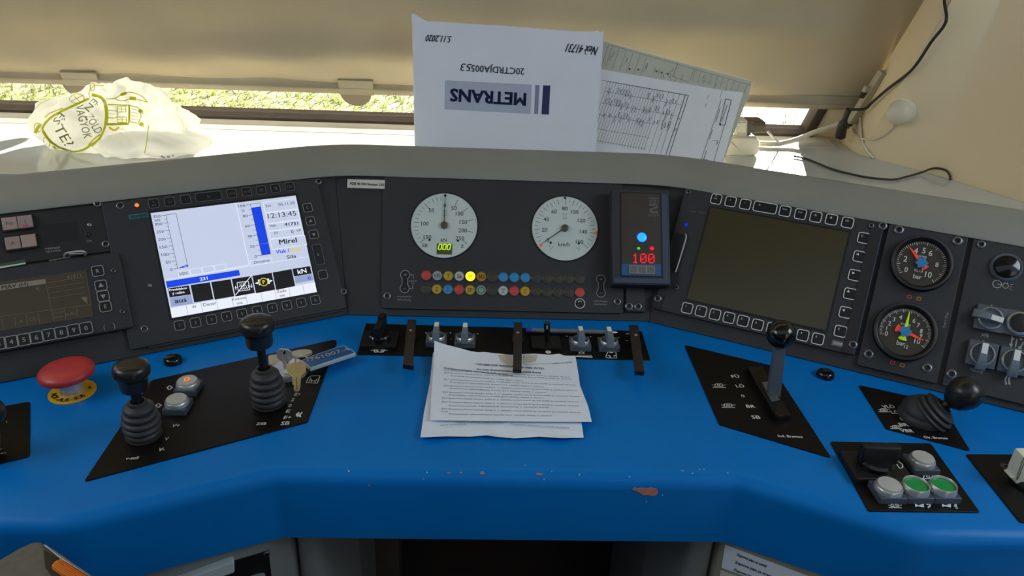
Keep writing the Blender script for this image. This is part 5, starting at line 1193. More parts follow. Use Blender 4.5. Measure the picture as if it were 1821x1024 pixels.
h2 = lambda a, c: 0.0050 + 0.0016*math.sin(a*17 + 2*math.sin(c*9))*max(0, 1 - c*4) + 0.0010*math.sin(a*31)*max(0, 1-c*5)
b = paper_sheet('p', '', [(488,248),(700,300),(1000,310),(1290,300)], [(415,739),(435,600),(470,420),(488,248)], [(1359,741),(1352,690),(1330,560),(1290,300)], [(415,739),(560,733),(700,735),(800,727),(850,735),(960,745),(1100,735),(1230,743),(1359,741)], h2, 'paper_white')
sheet2 = thing('printed_sheet', 'lower crumpled paper sheet sticking out under the printed order sheet', 'paper', DESK.P(*duv(B6(880, 600))), 'papers on the desk')
TXH = 0.0074
t1('návestí rýchlosť trvalé', (530,668), (680,662), 0.0030); t1('Pozastavenie obmedzenia na priľahlej obmedzenej', (940,662), (1276,683), 0.0030); t1('platí pre všetky vlaky jazdiace', (620,652), (900,654), 0.0028)
b.build('sheet', sheet2)

# --- right plates and levers
ip, b = plate('control_plate', 'black diamond-shaped control plate marked Ind. Bremse under the ball lever', [B7(103,237), B7(690,377), B7(1095,1000), B7(340,775)], 0.003)
for t, p, q, cap in (('FÜ',(420,453),(470,451),.0070), ('LÖ',(450,517),(505,517),.0070), ('0',(486,584),(508,584),.0062), ('BR',(520,654),(578,655),.0070), ('SB',(556,727),(612,727),.0072)): tdx(b, t, B7(*p), B7(*q), cap, bold=0.01)
tdx(b, 'Ind. Bremse', B7(733,853), B7(898,860), 0.0048, bold=0.015)
brake_symbol(b, B7, 335, 510); brake_symbol(b, B7, 397, 645)
b.build('plate', ip)
hs = 0.011
bp = [duv(B7(*p), hs) for p in ((528,388),(632,384),(828,716),(716,716))]
il = thing('brake_lever', 'lever with glossy black ball knob and flat grey stem, on the Ind. Bremse plate', 'lever', DESK.P(*duv(B7(700, 580))))
b = MB(); b.prism(DESK, fillet(ccw(bp), 0.002, 2), PT, hs, 'black_gloss', ch=0.0012)
b.prism(DESK, ccw([duv(B7(*p), hs) for p in ((625,492),(680,488),(745,610),(690,622))]), hs-.001, hs+.0004, 'steel_dark'); b.build('slide_housing', il)
B0 = DESK.P(*duv(B7(703, 575), hs), hs); K = above(B0, B7(756, 168)); ax = (K - B0); f = axis_frame(B0, K); Lk = ax.length; rb = 25.8*mpx(K)
b = MB(); f_ = Fr(B0, f.u, f.v)
vs = []; 
for h_, w_, t_ in ((-0.004, 0.0082, 0.0045), (Lk*0.5, 0.0076, 0.0042), (Lk - rb*0.8, 0.0070, 0.004)): vs += [f_.P(-w_, -t_, h_), f_.P(w_, -t_, h_), f_.P(w_, t_, h_), f_.P(-w_, t_, h_)]
b.add(vs, [(i*4+k, i*4+(k+1) % 4, (i+1)*4+(k+1) % 4, (i+1)*4+k) for i in range(2) for k in range(4)], 'zinc'); b.build('stem', il, label='flat grey metal stem')
b = MB(); b.lathe(Fr(K, f.u, f.v), [(rb*math.sin(a), -rb*math.cos(a)) for a in [math.pi*k/24 for k in range(25)]], 'black_gloss', 48); b.build('ball_knob', il, label='glossy black ball')

dpl, b = plate('control_plate', 'black diamond-shaped control plate marked Dir. Bremse under the tilted lever', [B8(235,155), B8(755,268), B8(940,570), B8(412,430)], 0.003)
for t, p, q in (('VLÖ',(385,293),(460,293)), ('LÖ',(440,328),(488,329)), ('0',(497,370),(517,370)), ('BR',(490,405),(545,406)), ('VBR',(498,443),(578,446))): tdx(b, t, B8(*p), B8(*q), 0.0068, bold=0.01)
tdx(b, 'Dir. Bremse', B8(648,485), B8(793,491), 0.0048, bold=0.015)
brake_symbol(b, B8, 395, 312, 0.8); brake_symbol(b, B8, 470, 418, 0.8); b.build('plate', dpl)
B0 = DESK.P(*duv(B8(638, 372), PT), PT); K = above(B0, B8(900, 212), -0.012)
dl_ = thing('direct_brake_lever', 'black lever leaning right with egg-shaped knob, on the Dir. Bremse plate', 'lever', B0)
f = axis_frame(B0, K); Lk = (K - B0).length
b = MB(); b.lathe(DESK.sub(B0.x + 0.001, B0.y + 0.004), [(0.030, PT), (0.0305, 0.005), (0.029, 0.010), (0.027, 0.012), (0.0275, 0.016), (0.024, 0.022), (0.016, 0.028), (0, 0.030)], 'rubber', 36); b.build('boot_ring', dl_)
bf = Fr(B0 + f.n*0.002, f.u, f.v)
bellows(bf, 0.0265, Lk*0.50, 4, 0.42).build('bellows', dl_, label='ribbed black rubber boot')
b = MB(); b.lathe(f, [(0.0068, Lk*0.3), (0.0064, Lk*0.85)], 'black', 20); b.build('stem', dl_)
b = MB(); rk = 30*mpx(K); b.lathe(Fr(K, f.u, f.v), [(0, -rk*1.02), (rk*0.45, -rk*1.0), (rk*0.66, -rk*0.82), (rk*0.86, -rk*0.5), (rk*0.98, -rk*0.12), (rk*1.0, rk*0.15), (rk*0.93, rk*0.5), (rk*0.74, rk*0.78), (rk*0.42, rk*0.96), (0, rk*1.02)], 'knob_black', 40); b.build('knob', dl_)

bpn, b = plate('button_plate', 'black plate with two white and two green push buttons, lower right', [B8(58,510), B8(690,522), B8(1000,955), B8(300,946)], 0.003)
brake_symbol(b, B8, 463, 912, 0.9)
ldx(b, [B8(640,745), B8(650,722), B8(695,722), B8(708,745)], 0.0013, close=True); c = duv(B8(673, 734), IH); b.outline(DESK, circ(c[0], c[1], .0024, 12), .0009, 'ink_white', IH); ldx(b, [B8(706,718), B8(722,716)], 0.0014)
for x in (0, 170):
    b.poly(DESK, [duv(B8(590+x, 902), IH), duv(B8(612+x, 912), IH), duv(B8(646+x, 902), IH), duv(B8(646+x, 926), IH), duv(B8(612+x, 918), IH), duv(B8(592+x, 922), IH)], 'ink_white', IH)
ldx(b, [B8(664,908), B8(680,902), B8(686,914), B8(672,928)], 0.0016); ldx(b, [B8(836,898), B8(846,906), B8(838,920), B8(858,926), B8(850,934)], 0.0016); ldx(b, [B8(848,896), B8(854,932)], 0.001)
c = duv(B8(437, 611), IH)
ldx(b, [B8(360,742), B8(368,728), B8(392,728), B8(384,742)], 0.002); ldx(b, [B8(410,740), B8(424,730), B8(440,742)], 0.0018)
b.build('plate', bpn)
f = DESK.at(B8(345, 645), PT + 0.010); f = Fr(f.o - Z_*0.010, f.u, f.v)
b = MB(); b.box(f, -0.034, 0.034, -0.027, 0.025, 0, 0.008, 'black', ch=0.0015, r=0.002); bs = b.build('rotary_switch', bpn, label='large black rotary switch with tall grip')
b = MB(); b.lathe(f, [(0.0205, 0.008), (0.0205, 0.013), (0.018, 0.016), (0, 0.016)], 'black_gloss', 36); b.prism(f, fillet([(-0.023, -0.0055), (0.021, -0.0075), (0.025, 0.0), (0.021, 0.0075), (-0.023, 0.0055)], 0.004), 0.014, 0.036, 'black', ch=0.003); b.build('knob', bs)
b = MB(); b.lines(f, [(0.0255, -0.008), (0.030, -0.006), (0.0325, 0.0), (0.030, 0.005), (0.0255, 0.006)], 0.0012, 'ink_white', 0.0084, True); b.build('pointer', bs)
push_button(bpn, B8(640, 615), 0.0315, 0.0150, 'cap_white', 'white push button, upper right')
push_button(bpn, B8(430, 785), 0.0315, 0.0155, 'cap_white', 'white push button, lower left')
push_button(bpn, B8(598, 785), 0.0315, 0.0155, 'cap_green', 'green recessed push button beside the white one', True)
push_button(bpn, B8(768, 785), 0.0315, 0.0155, 'cap_green', 'green recessed push button at the right end', True)

fp, b = plate('control_plate', 'black control plate at the lower right edge, under the cream handle', [N4(112,172), N4(1250,178), N4(1650,960), N4(735,948)], 0.003)
c = duv(N4(565, 315), IH); f = DESK.sub(*c); b.ring(f, circ(0, 0, .006, 20), circ(0, 0, .002, 20), 0.0006+PT, 'fascia'); b.build('plate', fp)
HB = DESK.P(*duv(N4(860, 520), PT), PT)
ch_ = thing('cream_handle', 'cream plastic lever handle at the right edge of the photo', 'handle', HB)
b = MB(); b.lathe(DESK.sub(HB.x, HB.y), [(0.022, PT), (0.022, 0.006), (0.018, 0.009), (0, 0.009)], 'black', 28); b.build('base', ch_)
hv = lambda x, y: (lambda P_: (P_.x - HB.x, P_.z - HB.z))(hit(*N4(x, y), (0, HB.y, 0), (0, -1, 0)))
VF = Fr(HB, X_, Z_)
o_ = [hv(*p) for p in ((735,170),(1000,170),(1010,585),(720,585),(690,530),(650,470),(590,415),(640,410),(660,340),(705,240))]
b = MB(); b.prism(VF, fillet(ccw(o_), 0.002, 2), -0.010, 0.004, 'cream_plastic', ch=0.0015)
sl_ = [hv(*p) for p in ((740,185),(760,195),(755,240),(715,340),(705,380),(675,438),(658,430),(690,330),(725,225))]
b.prism(VF, ccw(sl_), 0.003, 0.0044, 'label_white'); b.outline(VF, ccw(sl_), 0.0010, 'adapter_brown', 0.0046); b.build('grip', ch_)

# ================================================================== ON THE SHELF
LEAN = math.radians(18)
ENV = Fr((0, 1.328, SHZ), (1, 0, 0), (0, math.sin(LEAN), math.cos(LEAN)))
ev = lambda p, h=0.0: ENV.uv(p, h)
# --- envelope
env = thing('envelope', 'white envelope with upside-down dark blue print leaning on the blind', 'envelope', ENV.P(0.03, 0))
eo = [ev(Z3(*p)) for p in ((1236,998),(1260,620),(1283,216),(1240,212),(1100,205),(900,190),(750,178),(600,166),(450,158),(300,148),(140,141),(100,138),(60,142),(62,500),(66,965))]
vlow = 0.001
eo = [(eo[0][0]-0.001, vlow)] + eo + [(eo[-1][0]+0.001, vlow)]
b = MB(); b.prism(ENV, ccw(eo), 0.0, 0.004, 'envelope_paper', ch=0.001); envb = b
fo = [ev(Z3(*p), -0.006) for p in ((66,965),(46,94),(60,92),(140,140),(300,150),(700,176),(1100,206),(1220,208),(1252,200),(1266,212),(1292,205),(1240,998))]
fo = [(fo[0][0], vlow)] + fo + [(fo[-1][0], vlow)]
b = MB(); b.prism(ENV, ccw(fo), -0.0085, -0.0002, 'envelope_paper', ch=0.001); b.build('back', env)
EH = 0.0046
b = envb
et = lambda s, p, q, cap, m='ink_black', bold=0.0, sh=0.0: b.tx(ENV, s, ev(Z3(*p), EH), ev(Z3(*q), EH), cap, m, EH, bold, sh)
b.poly(ENV, [ev(Z3(*p), EH) for p in ((262,522),(824,550),(818,740),(258,710))], 'print_grey', EH - 0.0003)
for k_ in (-0.0008, 0.0, 0.0008):
    for l_ in (-0.0006, 0.0006):
        pa_, pb2 = Vector(ev(Z3(785,648), EH)) + Vector((k_, l_)), Vector(ev(Z3(297,618), EH)) + Vector((k_, l_)); b.tx(ENV, 'METRANS', pa_, pb2, 0.0212, 'ink_navy', EH, 0.008)
b.poly(ENV, [ev(Z3(*p), EH) for p in ((850,552),(875,553),(866,741),(842,740))], 'ink_slate', EH)
b.poly(ENV, [ev(Z3(*p), EH) for p in ((900,555),(946,556),(936,745),(889,743))], 'ink_navy', EH)
et('20CTRDJA005', (776,466), (432,444), 0.0112, 'ink_black', 0.004); et('53', (430,440), (362,436), 0.0125, 'ink_black', 0.0, 0.2)
et('5.11.2020', (298,256), (136,248), 0.0108, 'ink_black', 0.012, 0.3)
et('Nex 41731', (1248,332), (1052,310), 0.0145, 'ink_black', 0.012, 0.3)
b.lines(ENV, [ev(Z3(*p), EH) for p in ((1228,328),(1240,360))], 0.0012, 'ink_black', EH); b.lines(ENV, [ev(Z3(*p), EH) for p in ((1170,320),(1176,355))], 0.0012, 'ink_black', EH)
b.build('front', env)
# --- loose sheets and plastic sleeve to the right of the envelope
DH = -0.0125
dv_ = lambda x, y, h=DH: ENV.uv(Z4(x, y), h)
def down_to_shelf(pl, pr):          # extend the slanted left and right edges to the shelf
    return pl, pr
doc = thing('printed_form', 'white printed table sheet standing right of the envelope', 'paper', ENV.P(0.25, 0, DH))
vl = 0.001
def ext(a, c):          # continue edge a->c to v = vl
    a, c = Vector(a), Vector(c); t = (vl - a.y)/(c.y - a.y); q = a + (c - a)*t; return (q.x, q.y)
q = [dv_(20, 248), dv_(100, 266), dv_(560, 345), dv_(895, 404), dv_(1030, 418)]
b = MB(); b.prism(ENV, ccw(q + [ext(dv_(1030,418), dv_(893,880)), (dv_(20, 840)[0], vl)]), DH - 0.0012, DH, 'paper'); b.ln(ENV, dv_(893, 405), dv_(880, 450), 0.0005, 'ink_soft', DH + 0.0004)
G = DH + 0.0004; gl_ = lambda p, q_, w_=0.0005, m='ink_soft': b.ln(ENV, dv_(*p), dv_(*q_), w_, m, G)
dd = (-127, 388)
gl_((100,338),(150,346)); gl_((150,346),(674,438),0.0009,'ink_black')
rg2 = random.Random(5)
for k in range(29):
    x = 150 + k*18.0; y = 346 + k*3.16
    if k > 20 and k % 2: continue
    t_ = min(1.0, (822 - y)/388); w_ = 0.0009 if k == 28 else 0.00045
    gl_((x, y), (x + dd[0]*t_, y + dd[1]*t_), 0.001 if x > 650 else w_, 'ink_black' if x > 650 else 'ink_soft')
gl_((674,438),(548,826),0.0009,'ink_black')
for f_ in (0.17, 0.36, 0.55, 0.78, 0.97):
    x0, y0 = 150 + dd[0]*f_, 346 + dd[1]*f_; x1_ = 520 if f_ < 0.5 else 380; gl_((x0, y0), (x0 + x1_*0.96, y0 + x1_*0.167))
for k in range(26):          # small print running along the slanted columns
    x = 158 + k*18; y = 350 + k*3.16
    for s_ in range(3):
        f0 = 0.04 + 0.2*s_ + rg2.uniform(0, 0.08); f1 = f0 + rg2.uniform(0.06, 0.12)
        if rg2.random() < 0.62: gl_((x + dd[0]*f0, y + dd[1]*f0), (x + dd[0]*f1, y + dd[1]*f1), 0.0013, 'ink_slate' if rg2.random() < .5 else 'ink_soft')
for p, s_ in (((545,640),'Trieda 2'), ((590,660),'28'), ((612,590),'0'), ((510,600),'Celkom')):
    c = dv_(*p); b.txc(ENV, s_, c, 0.0038, 'ink_soft', G, rot=math.radians(72))
b.lines(ENV, [dv_(*p) for p in ((915,462),(953,468),(910,632),(876,628))], 0.0010, 'ink_black', G, True)
gl_((890,460),(756,856),0.0007); gl_((908,632),(838,872),0.0007); gl_((756,850),(800,858),0.0007); gl_((832,730),(872,736),0.0007)
b.txc(ENV, '1', dv_(860, 748), 0.0056, 'ink_black', G, 0.02, rot=math.radians(72+90)); b.txc(ENV, '■', dv_(880, 626), 0.003, 'ink_black', G)
for p, l_ in (((925,500),60),((880,520),90),((905,560),50),((830,660),60),((790,800),50)):
    gl_(p, (p[0]-0.33*l_, p[1]+l_), 0.0011)
for p in ((805,435),(790,490)): gl_(p, (p[0]-8, p[1]+22), 0.0010, 'ink_slate')
b.build('sheet', doc)
slv = thing('plastic_sleeve', 'clear plastic sleeve with a yellowish form, standing behind the printed table sheet', 'sleeve', ENV.P(0.28, 0, -0.02))
SH_ = -0.0175
sq = [ENV.uv(Z4(*p), SH_) for p in ((10,60),(115,85),(600,218),(1085,348),(1070,420))]
b = MB(); b.prism(ENV, ccw(sq + [ext(ENV.uv(Z4(1085,348), SH_), ENV.uv(Z4(905,850), SH_)), (sq[0][0], vl)]), SH_ - 0.0008, SH_, 'doc_tint'); G = SH_ + 0.0004
s_ = lambda x, y: ENV.uv(Z4(x, y), SH_)
sl = lambda p, q_, w_=0.0006, m='ink_soft': b.ln(ENV, s_(*p), s_(*q_), w_, m, G)
sl((155,108),(1080,372)); sl((155,108),(105,262)); sl((606,222),(572,315),.0009); sl((572,315),(676,352)); sl((712,258),(680,345)); sl((1055,372),(1035,420),.001)
for k in range(6):
    x = 180 + k*45; sl((x, 118 + k*13), (x-45, 250 + k*13), 0.0006)
for k in range(9): x = 720 + k*36; sl((x, 268 + k*11), (x-22, 345 + k*9), 0.0005)
for k in range(16):
    x = 160 + rg2.uniform(0, 830); y = 130 + (x-160)*0.27 + rg2.uniform(0, 60); l_ = rg2.uniform(20, 50); sl((x, y), (x-0.33*l_, y+l_), 0.0012, 'ink_slate')
for p in ((290,266),(348,271),(465,281),(500,290),(538,298)): b.txc(ENV, '■', s_(*p), 0.0032, 'ink_black', G)
b.outline(ENV, circ(*s_(575, 330), 0.0055, 16), 0.0007, 'lamp_red', G); b.outline(ENV, circ(*s_(505, 315), 0.003, 12), 0.0008, 'ink_soft', G)
b.build('form', slv)
SG = -0.0158
so = [ENV.uv(Z4(*p), SG) for p in ((10,40),(120,68),(620,205),(860,268),(1112,348),(1080,440))]
b = MB(); b.prism(ENV, ccw(so + [ext(ENV.uv(Z4(1112,348), SG), ENV.uv(Z4(915,850), SG)), (so[0][0], vl)]), SG - 0.0004, SG + 0.0006, 'sleeve')
b.prism(ENV, ccw([ENV.uv(Z4(*p), SG) for p in ((740,330),(880,342),(1000,352),(900,360),(780,345))]), SG + 0.0006, SG + 0.0012, 'sleeve'); b.build('film', slv)

# --- crumpled carrier bag
from mathutils import noise
ELL = [((-0.690, 1.350, 1.022), (0.098, 0.075, 0.048)), ((-0.635, 1.365, 1.037), (0.085, 0.06, 0.049)), ((-0.60, 1.365, 1.015), (0.085, 0.06, 0.045)), ((-0.585, 1.325, 0.998), (0.105, 0.075, 0.022))]
BC = Vector((-0.640, 1.352, 1.015))
def bag_r(d):
    best = 0.02
    for c, s in ELL:
        o = Vector(((BC[i]-c[i])/s[i] for i in range(3))); e = Vector((d[i]/s[i] for i in range(3)))
        A, B_, C_ = e.dot(e), o.dot(e), o.dot(o) - 1; D_ = B_*B_ - A*C_
        if D_ > 0: best = max(best, (-B_ + math.sqrt(D_))/A)
    return best
bm = bmesh.new(); bmesh.ops.create_icosphere(bm, subdivisions=6, radius=1)
bv = []
for v in bm.verts:
    d = v.co.normalized(); p = BC + d*bag_r(d)
    n1 = 1 - abs(noise.noise(p*17))*2; n2 = 1 - abs(noise.noise(p*38 + Vector((3, 1, 7))))*2; n3 = noise.noise(p*9)
    p = p + d*(0.013*n1 + 0.0075*n2 + 0.010*n3 - 0.009)
    if p.z < SHZ + 0.002: p.z = SHZ + 0.002
    bv.append(p)
bf_ = [tuple(x.index for x in f.verts) for f in bm.faces]; bm.free()
bag = thing('carrier_bag', 'crumpled pale plastic carrier bag with yellow-green print on the shelf', 'bag', (BC.x, BC.y, SHZ))
BAGBVH = BVHTree.FromPolygons(bv, bf_)
bn = (CAM - BC); bn = Vector((bn.x, bn.y, bn.z*0.8)).normalized(); bu = Z_.cross(bn).normalized()
BF = Fr(BC, bu, bn.cross(bu))
bp2 = lambda x, y: BF.uv(K2(x, y))
class Decal(MB):          # print that follows the crumpled film
    def finish(s):
        keep = []; vs = []
        for v in s.v:
            loc, nor, i, dd_ = BAGBVH.ray_cast(v + BF.n*0.3, -BF.n)
            vs.append(loc + BF.n*0.0012 if loc else None)
        fs = [(f, m) for f, m in zip(s.f, s.mi) if all(vs[i] is not None for i in f)]
        s.v = [v if v is not None else BC for v in vs]; s.f = [f for f, m in fs]; s.mi = [m for f, m in fs]; return s
    def stroke(s, pts, w, m):
        P_ = smooth_path([Vector((*bp2(*p), 0)) for p in pts], 10)
        for a, c in zip(P_, P_[1:]): s.ln(BF, (a.x, a.y), (c.x, c.y), w, m, 0)
    def straight(s, pts, w, m):
        for a, c in zip(pts, pts[1:]):
            a, c = Vector(bp2(*a)), Vector(bp2(*c)); n_ = max(2, int((c-a).length/0.004))
            for k in range(n_): s.ln(BF, a.lerp(c, k/n_), a.lerp(c, (k+1)/n_), w, m, 0)
b = Decal()
b.stroke([(715,205),(800,228),(845,290),(858,400),(848,480)], 0.0052, 'bag_print')
b.stroke([(690,240),(560,300),(430,360),(330,420),(265,490),(255,545),(320,625),(430,705),(540,735),(640,715),(720,660),(800,590),(848,480)], 0.0034, 'bag_print')
b.stroke([(255,545),(330,640),(440,712),(540,738)], 0.0050, 'bag_print')
b.straight([(868,292),(1065,300),(1060,470),(862,470)], 0.0022, 'bag_print'); b.straight([(862,474),(1060,472)], 0.0040, 'bag_print')
for x, y in ((995,335),(1000,432)):
    b.straight([(x-42,y-26),(x+38,y-24),(x+40,y+26),(x-40,y+26),(x-42,y-26)], 0.0014, 'bag_print'); b.straight([(x,y-26),(x,y+26)], 0.001, 'bag_print'); b.straight([(x-40,y),(x+40,y)], 0.001, 'bag_print')
b.stroke([(870,345),(940,350),(960,380),(935,415),(868,412)], 0.0016, 'bag_print'); b.straight([(875,378),(955,380)], 0.001, 'bag_print')
b.straight([(1068,300),(1150,320),(1175,395),(1150,465),(1072,452),(1068,300)], 0.0014, 'bag_print')
for k in range(4): b.straight([(1085,330+k*32),(1150,345+k*28)], 0.0009, 'bag_print')
for x, y in ((1178,358),(1185,478)): b.stroke([(x-25,y-15),(x,y),(x+12,y+2)], 0.0065, 'bag_print')
b.stroke([(850,240),(930,235),(1000,200),(1080,180),(1180,215),(1235,275)], 0.0016, 'bag_print'); b.stroke([(930,238),(1000,260),(1100,240),(1230,270)], 0.0014, 'bag_print')
b.stroke([(985,205),(1040,185)], 0.0045, 'bag_print'); b.stroke([(1070,235),(1130,240)], 0.0060, 'bag_print')
for cx, cy, rx, ry in ((575,240,70,42),(285,655,38,48),(350,770,48,40),(430,735,42,38),(195,520,40,42),(720,130,22,36)):
    b.stroke([(cx+rx*math.cos(a), cy+ry*math.sin(a)) for a in [2*math.pi*k/12 for k in range(13)]], 0.0014, 'bag_print')
b.stroke([(520,270),(640,205)], 0.0012, 'bag_print'); b.stroke([(540,210),(610,275)], 0.0012, 'bag_print')
b.stroke([(165,575),(210,500),(235,500)], 0.0050, 'bag_print'); b.stroke([(350,690),(400,745),(460,770)], 0.0046, 'bag_print'); b.stroke([(530,740),(600,760)], 0.003, 'bag_print')
b.stroke([(690,670),(740,610),(800,560)], 0.0024, 'bag_print'); b.stroke([(720,680),(760,640),(805,590)], 0.0016, 'bag_print')
b.stroke([(880,500),(930,530),(970,500)], 0.003, 'bag_print'); b.stroke([(270,420),(310,385),(340,370),(400,345),(450,330)], 0.0016, 'bag_print'); b.stroke([(1245,480),(1215,620),(1195,720)], 0.0012, 'bag_print')
b.stroke([(700,240),(690,180),(740,120),(830,120)], 0.0012, 'bag_print'); b.stroke([(160,345),(220,290),(320,240)], 0.001, 'bag_print')
for k in range(3): b.straight([(1340+k*50,735),(1375+k*50,760),(1340+k*50,785)], 0.003, 'label_white'); 
for t, p, q, cap in (('ÉN', (755,255), (670,345), 0.0095), ('ZÖLD', (690,385), (795,545), 0.013), ('VAGYOK', (600,300), (690,600), 0.0125), ('ÉS', (450,382), (372,470), 0.0105), ('TE?', (400,490), (520,670), 0.0165)):
    b.tx(BF, t, bp2(*p), bp2(*q), cap, 'bag_ink', 0)
b.finish(); b.add(bv, bf_, 'bag_plastic'); b.build('bag_body', bag, sharp=60)

# --- cream plug-in adapter
AD = hit(*N8(450, 790), (0, 0, SHZ), (0, 0, 1)); AD = Vector((AD.x - 0.006, 1.425, SHZ))
af = Fr((0, AD.y - 0.02, 0), X_, Z_)
av = lambda x, y: (lambda P_: (P_.x, P_.z))(hit(*N8(x, y), (0, AD.y - 0.02, 0), (0, -1, 0)))
ad = thing('adapter', 'cream and brown electrical adapter on the shelf beside the paper stack', 'adapter', AD)
def apoly(pts): return ccw([av(*p) for p in pts])
b = MB(); b.prism(af, fillet(apoly(((190,520),(600,515),(645,560),(640,720),(600,765),(430,785),(170,790))), 0.003, 3), -0.045, 0.0, 'adapter_white', ch=0.004); b.build('lower_body', ad)
b = MB(); b.prism(af, fillet(apoly(((300,300),(395,285),(490,285),(490,465),(320,465))), 0.002, 3), -0.038, -0.006, 'adapter_white', ch=0.003); b.prism(af, apoly(((340,465),(490,465),(490,515),(340,515))), -0.03, -0.012, 'adapter_white'); b.build('upper_body', ad)
b = MB(); b.prism(af, fillet(apoly(((488,290),(560,292),(700,292),(742,310),(748,440),(720,458),(488,462))), 0.003, 3), -0.038, -0.004, 'adapter_brown', ch=0.003)
for k in range(9): b.prism(af, apoly(((580+k*17,296),(588+k*17,296),(588+k*17,350),(580+k*17,350))), -0.005, -0.0028, 'adapter_brown')
b.prism(af, apoly(((490,462),(545,462),(545,505),(490,505))), -0.03, -0.012, 'adapter_brown'); b.build('plug', ad, label='ribbed brown plug on top')
b = MB(); b.prism(af, apoly(((160,792),(230,792),(228,855),(160,855))), -0.04, -0.022, 'adapter_brown'); b.build('foot', ad)

# --- cables
def cable(name, label, cat, pts, r, m):
    b = MB(); b.tube(pts, r, m, 10, 6); return b.build(name, None, label, cat=cat)
sp_ = lambda p, h: SHELF.P(*SHELF.uv(p, h), h)
cable('power_cable', 'thick cream cable running from the adapter to the pillar corner', 'cable', [sp_(N8(640,592), .006), sp_(N8(800,603), .006), sp_(N8(950,592), .007), hit(*N8(1150,542), (0, 1.488, 0), (0, -1, 0)), hit(*N8(1400,440), (0, 1.50, 0), (0, -1, 0)), hit(*N8(1620,370), (0, 1.50, 0), (0, -1, 0)), hit(*N8(1790,318), (0, 1.495, 0), (0, -1, 0))], 0.0052, 'cable_white')
cable('thin_wire', 'thin steel wire leaning from the adapter plug to the shelf', 'wire', [hit(*N8(752,425), (0, AD.y - 0.0, 0), (0, -1, 0)), hit(*N8(840,515), (0, AD.y, 0), (0, -1, 0)), sp_(N8(935,605), .004)], 0.0022, 'steel')
pts = [sp_(p, 0.0030) for p in (N8(1120,772), N8(1300,812), N1(0,812), N1(150,852), N1(330,890), N1(570,912), N1(690,890))]
pts += [sp_(N1(850,845), 0.004), wallhit(*N1(985,803), 0.008)[0], wallhit(*N1(1060,806), 0.006)[0], wallhit(*N1(1115,832), 0.005)[0], wallhit(*N1(1140,880), 0.004)[0], wallhit(*N1(1143,915), 0.004)[0] - Z_*0.004]
cable('shelf_cable', 'thin black cable lying across the right end of the shelf', 'cable', pts, 0.0019, 'cable_black')
pts = [wallhit(*Z5(x, y), off)[0] for x, y, off in ((870,-90,.012),(835,0,.010),(800,90,.009),(740,190,.009),(650,320,.009),(560,430,.010),(490,495,.012))]
RF0 = BLIND.P(*BLIND.uv(Z5(348,524), 0.05), 0.05)
pts += [BLIND.P(*BLIND.uv(Z5(425,521), 0.05), 0.05), RF0]
mc = thing('microphone_cable', 'black cable hanging down the cream pillar wall to a black plug', 'cable', RF0)
b = MB(); b.tube(pts, 0.0026, 'cable_black', 10, 6); b.build('cord', mc)
q = [BLIND.P(*BLIND.uv(Z5(x, y), 0.05), 0.05) for x, y in ((350,524),(340,545),(328,575),(320,600),(308,655))]
b = MB(); b.tube([q[0], q[1], q[2]], 0.0055, 'cable_black', 12, 4); b.tube([q[2], q[3], q[4]], lambda t: 0.0042 + 0.0052*min(1, t*2.2), 'cable_black', 14, 5); b.build('plug', mc, label='black plug hanging at the end')
bl, bnrm = wallhit(*N1(655, 255)); rb = 24*mpx(bl)*0.93
lamp = thing('dome_lamp', 'small round cream dome lamp on the right pillar wall', 'lamp', bl)
fl_ = Fr(bl, Vector((1, 0, 0)) - bnrm*bnrm.x, bnrm.cross(Vector((1, 0, 0)) - bnrm*bnrm.x))
b = MB(); b.lathe(fl_, [(rb, -0.002), (rb*1.0, 0.006), (rb*0.97, 0.012), (rb*0.84, 0.020), (rb*0.55, 0.026), (0, 0.028)], 'cable_white', 36); b.build('dome', lamp)
b = MB(); b.lathe(fl_, [(rb*1.12, -0.002), (rb*1.10, 0.002), (rb*1.0, 0.0035)], 'adapter_white', 36); b.build('rim', lamp)
w = lambda x, y, o_=0.004: wallhit(*N1(x, y), o_)[0]
b = MB(); b.tube([w(602,372,.006), w(562,430), w(480,490), w(390,518), w(300,520), w(235,482), w(212,420)], 0.0021, 'cable_white', 8, 5); b.build('cord', lamp)
cable('white_cable', 'thin white cable looping down the pillar wall to the shelf', 'cable', [w(262,330), w(272,302), w(284,330), w(288,420), w(302,530), w(340,630), w(402,703, .003)], 0.0024, 'cable_white')

# ================================================================== BELOW THE DESK
DIRL = (Vector((-0.232, FY, 0)) - Vector((-0.425, 0.611, 0))).normalized(); NL = Vector((DIRL.y, -DIRL.x, 0))
DIRR = (Vector((0.475, 0.606, 0)) - Vector((0.302, FY, 0))).normalized(); NR = Vector((DIRR.y, -DIRR.x, 0))
IN = 0.012
FPL = Fr(Vector((-0.232, FY, zb)) - NL*IN, DIRL, Z_); FPR = Fr(Vector((0.302, FY, zb)) - NR*IN, DIRR, Z_)
GAP = 0.002
def pedestal(name, label, corner, fr, sgn, m, inner_m):
    t = thing(name, label, 'cabinet', (corner.x + sgn*0.3, 0.85, 0))
    c0 = Vector((corner.x, corner.y)); d = Vector((fr.u.x, fr.u.y))*(sgn); nn = Vector((fr.n.x, fr.n.y))
    a = c0 - nn*0.0
    far = a + d*0.62
    pts = [tuple(a), tuple(far), (far.x, 1.02), (corner.x, 1.02)]
    b = MB(); b.prism(Fr((0, 0, 0), X_, Y_), fillet(ccw(pts), [0.004]*4, 2), 0.002, zb - GAP, m); b.build('body', t)
    return t, a
cl = FPL.P(0.011, 0); cr = FPR.P(-0.006, 0)
pdl, a0 = pedestal('left_pedestal', 'grey cabinet under the left side of the blue desk, with black recess', cl, FPL, -1, 'pedestal_grey', None)
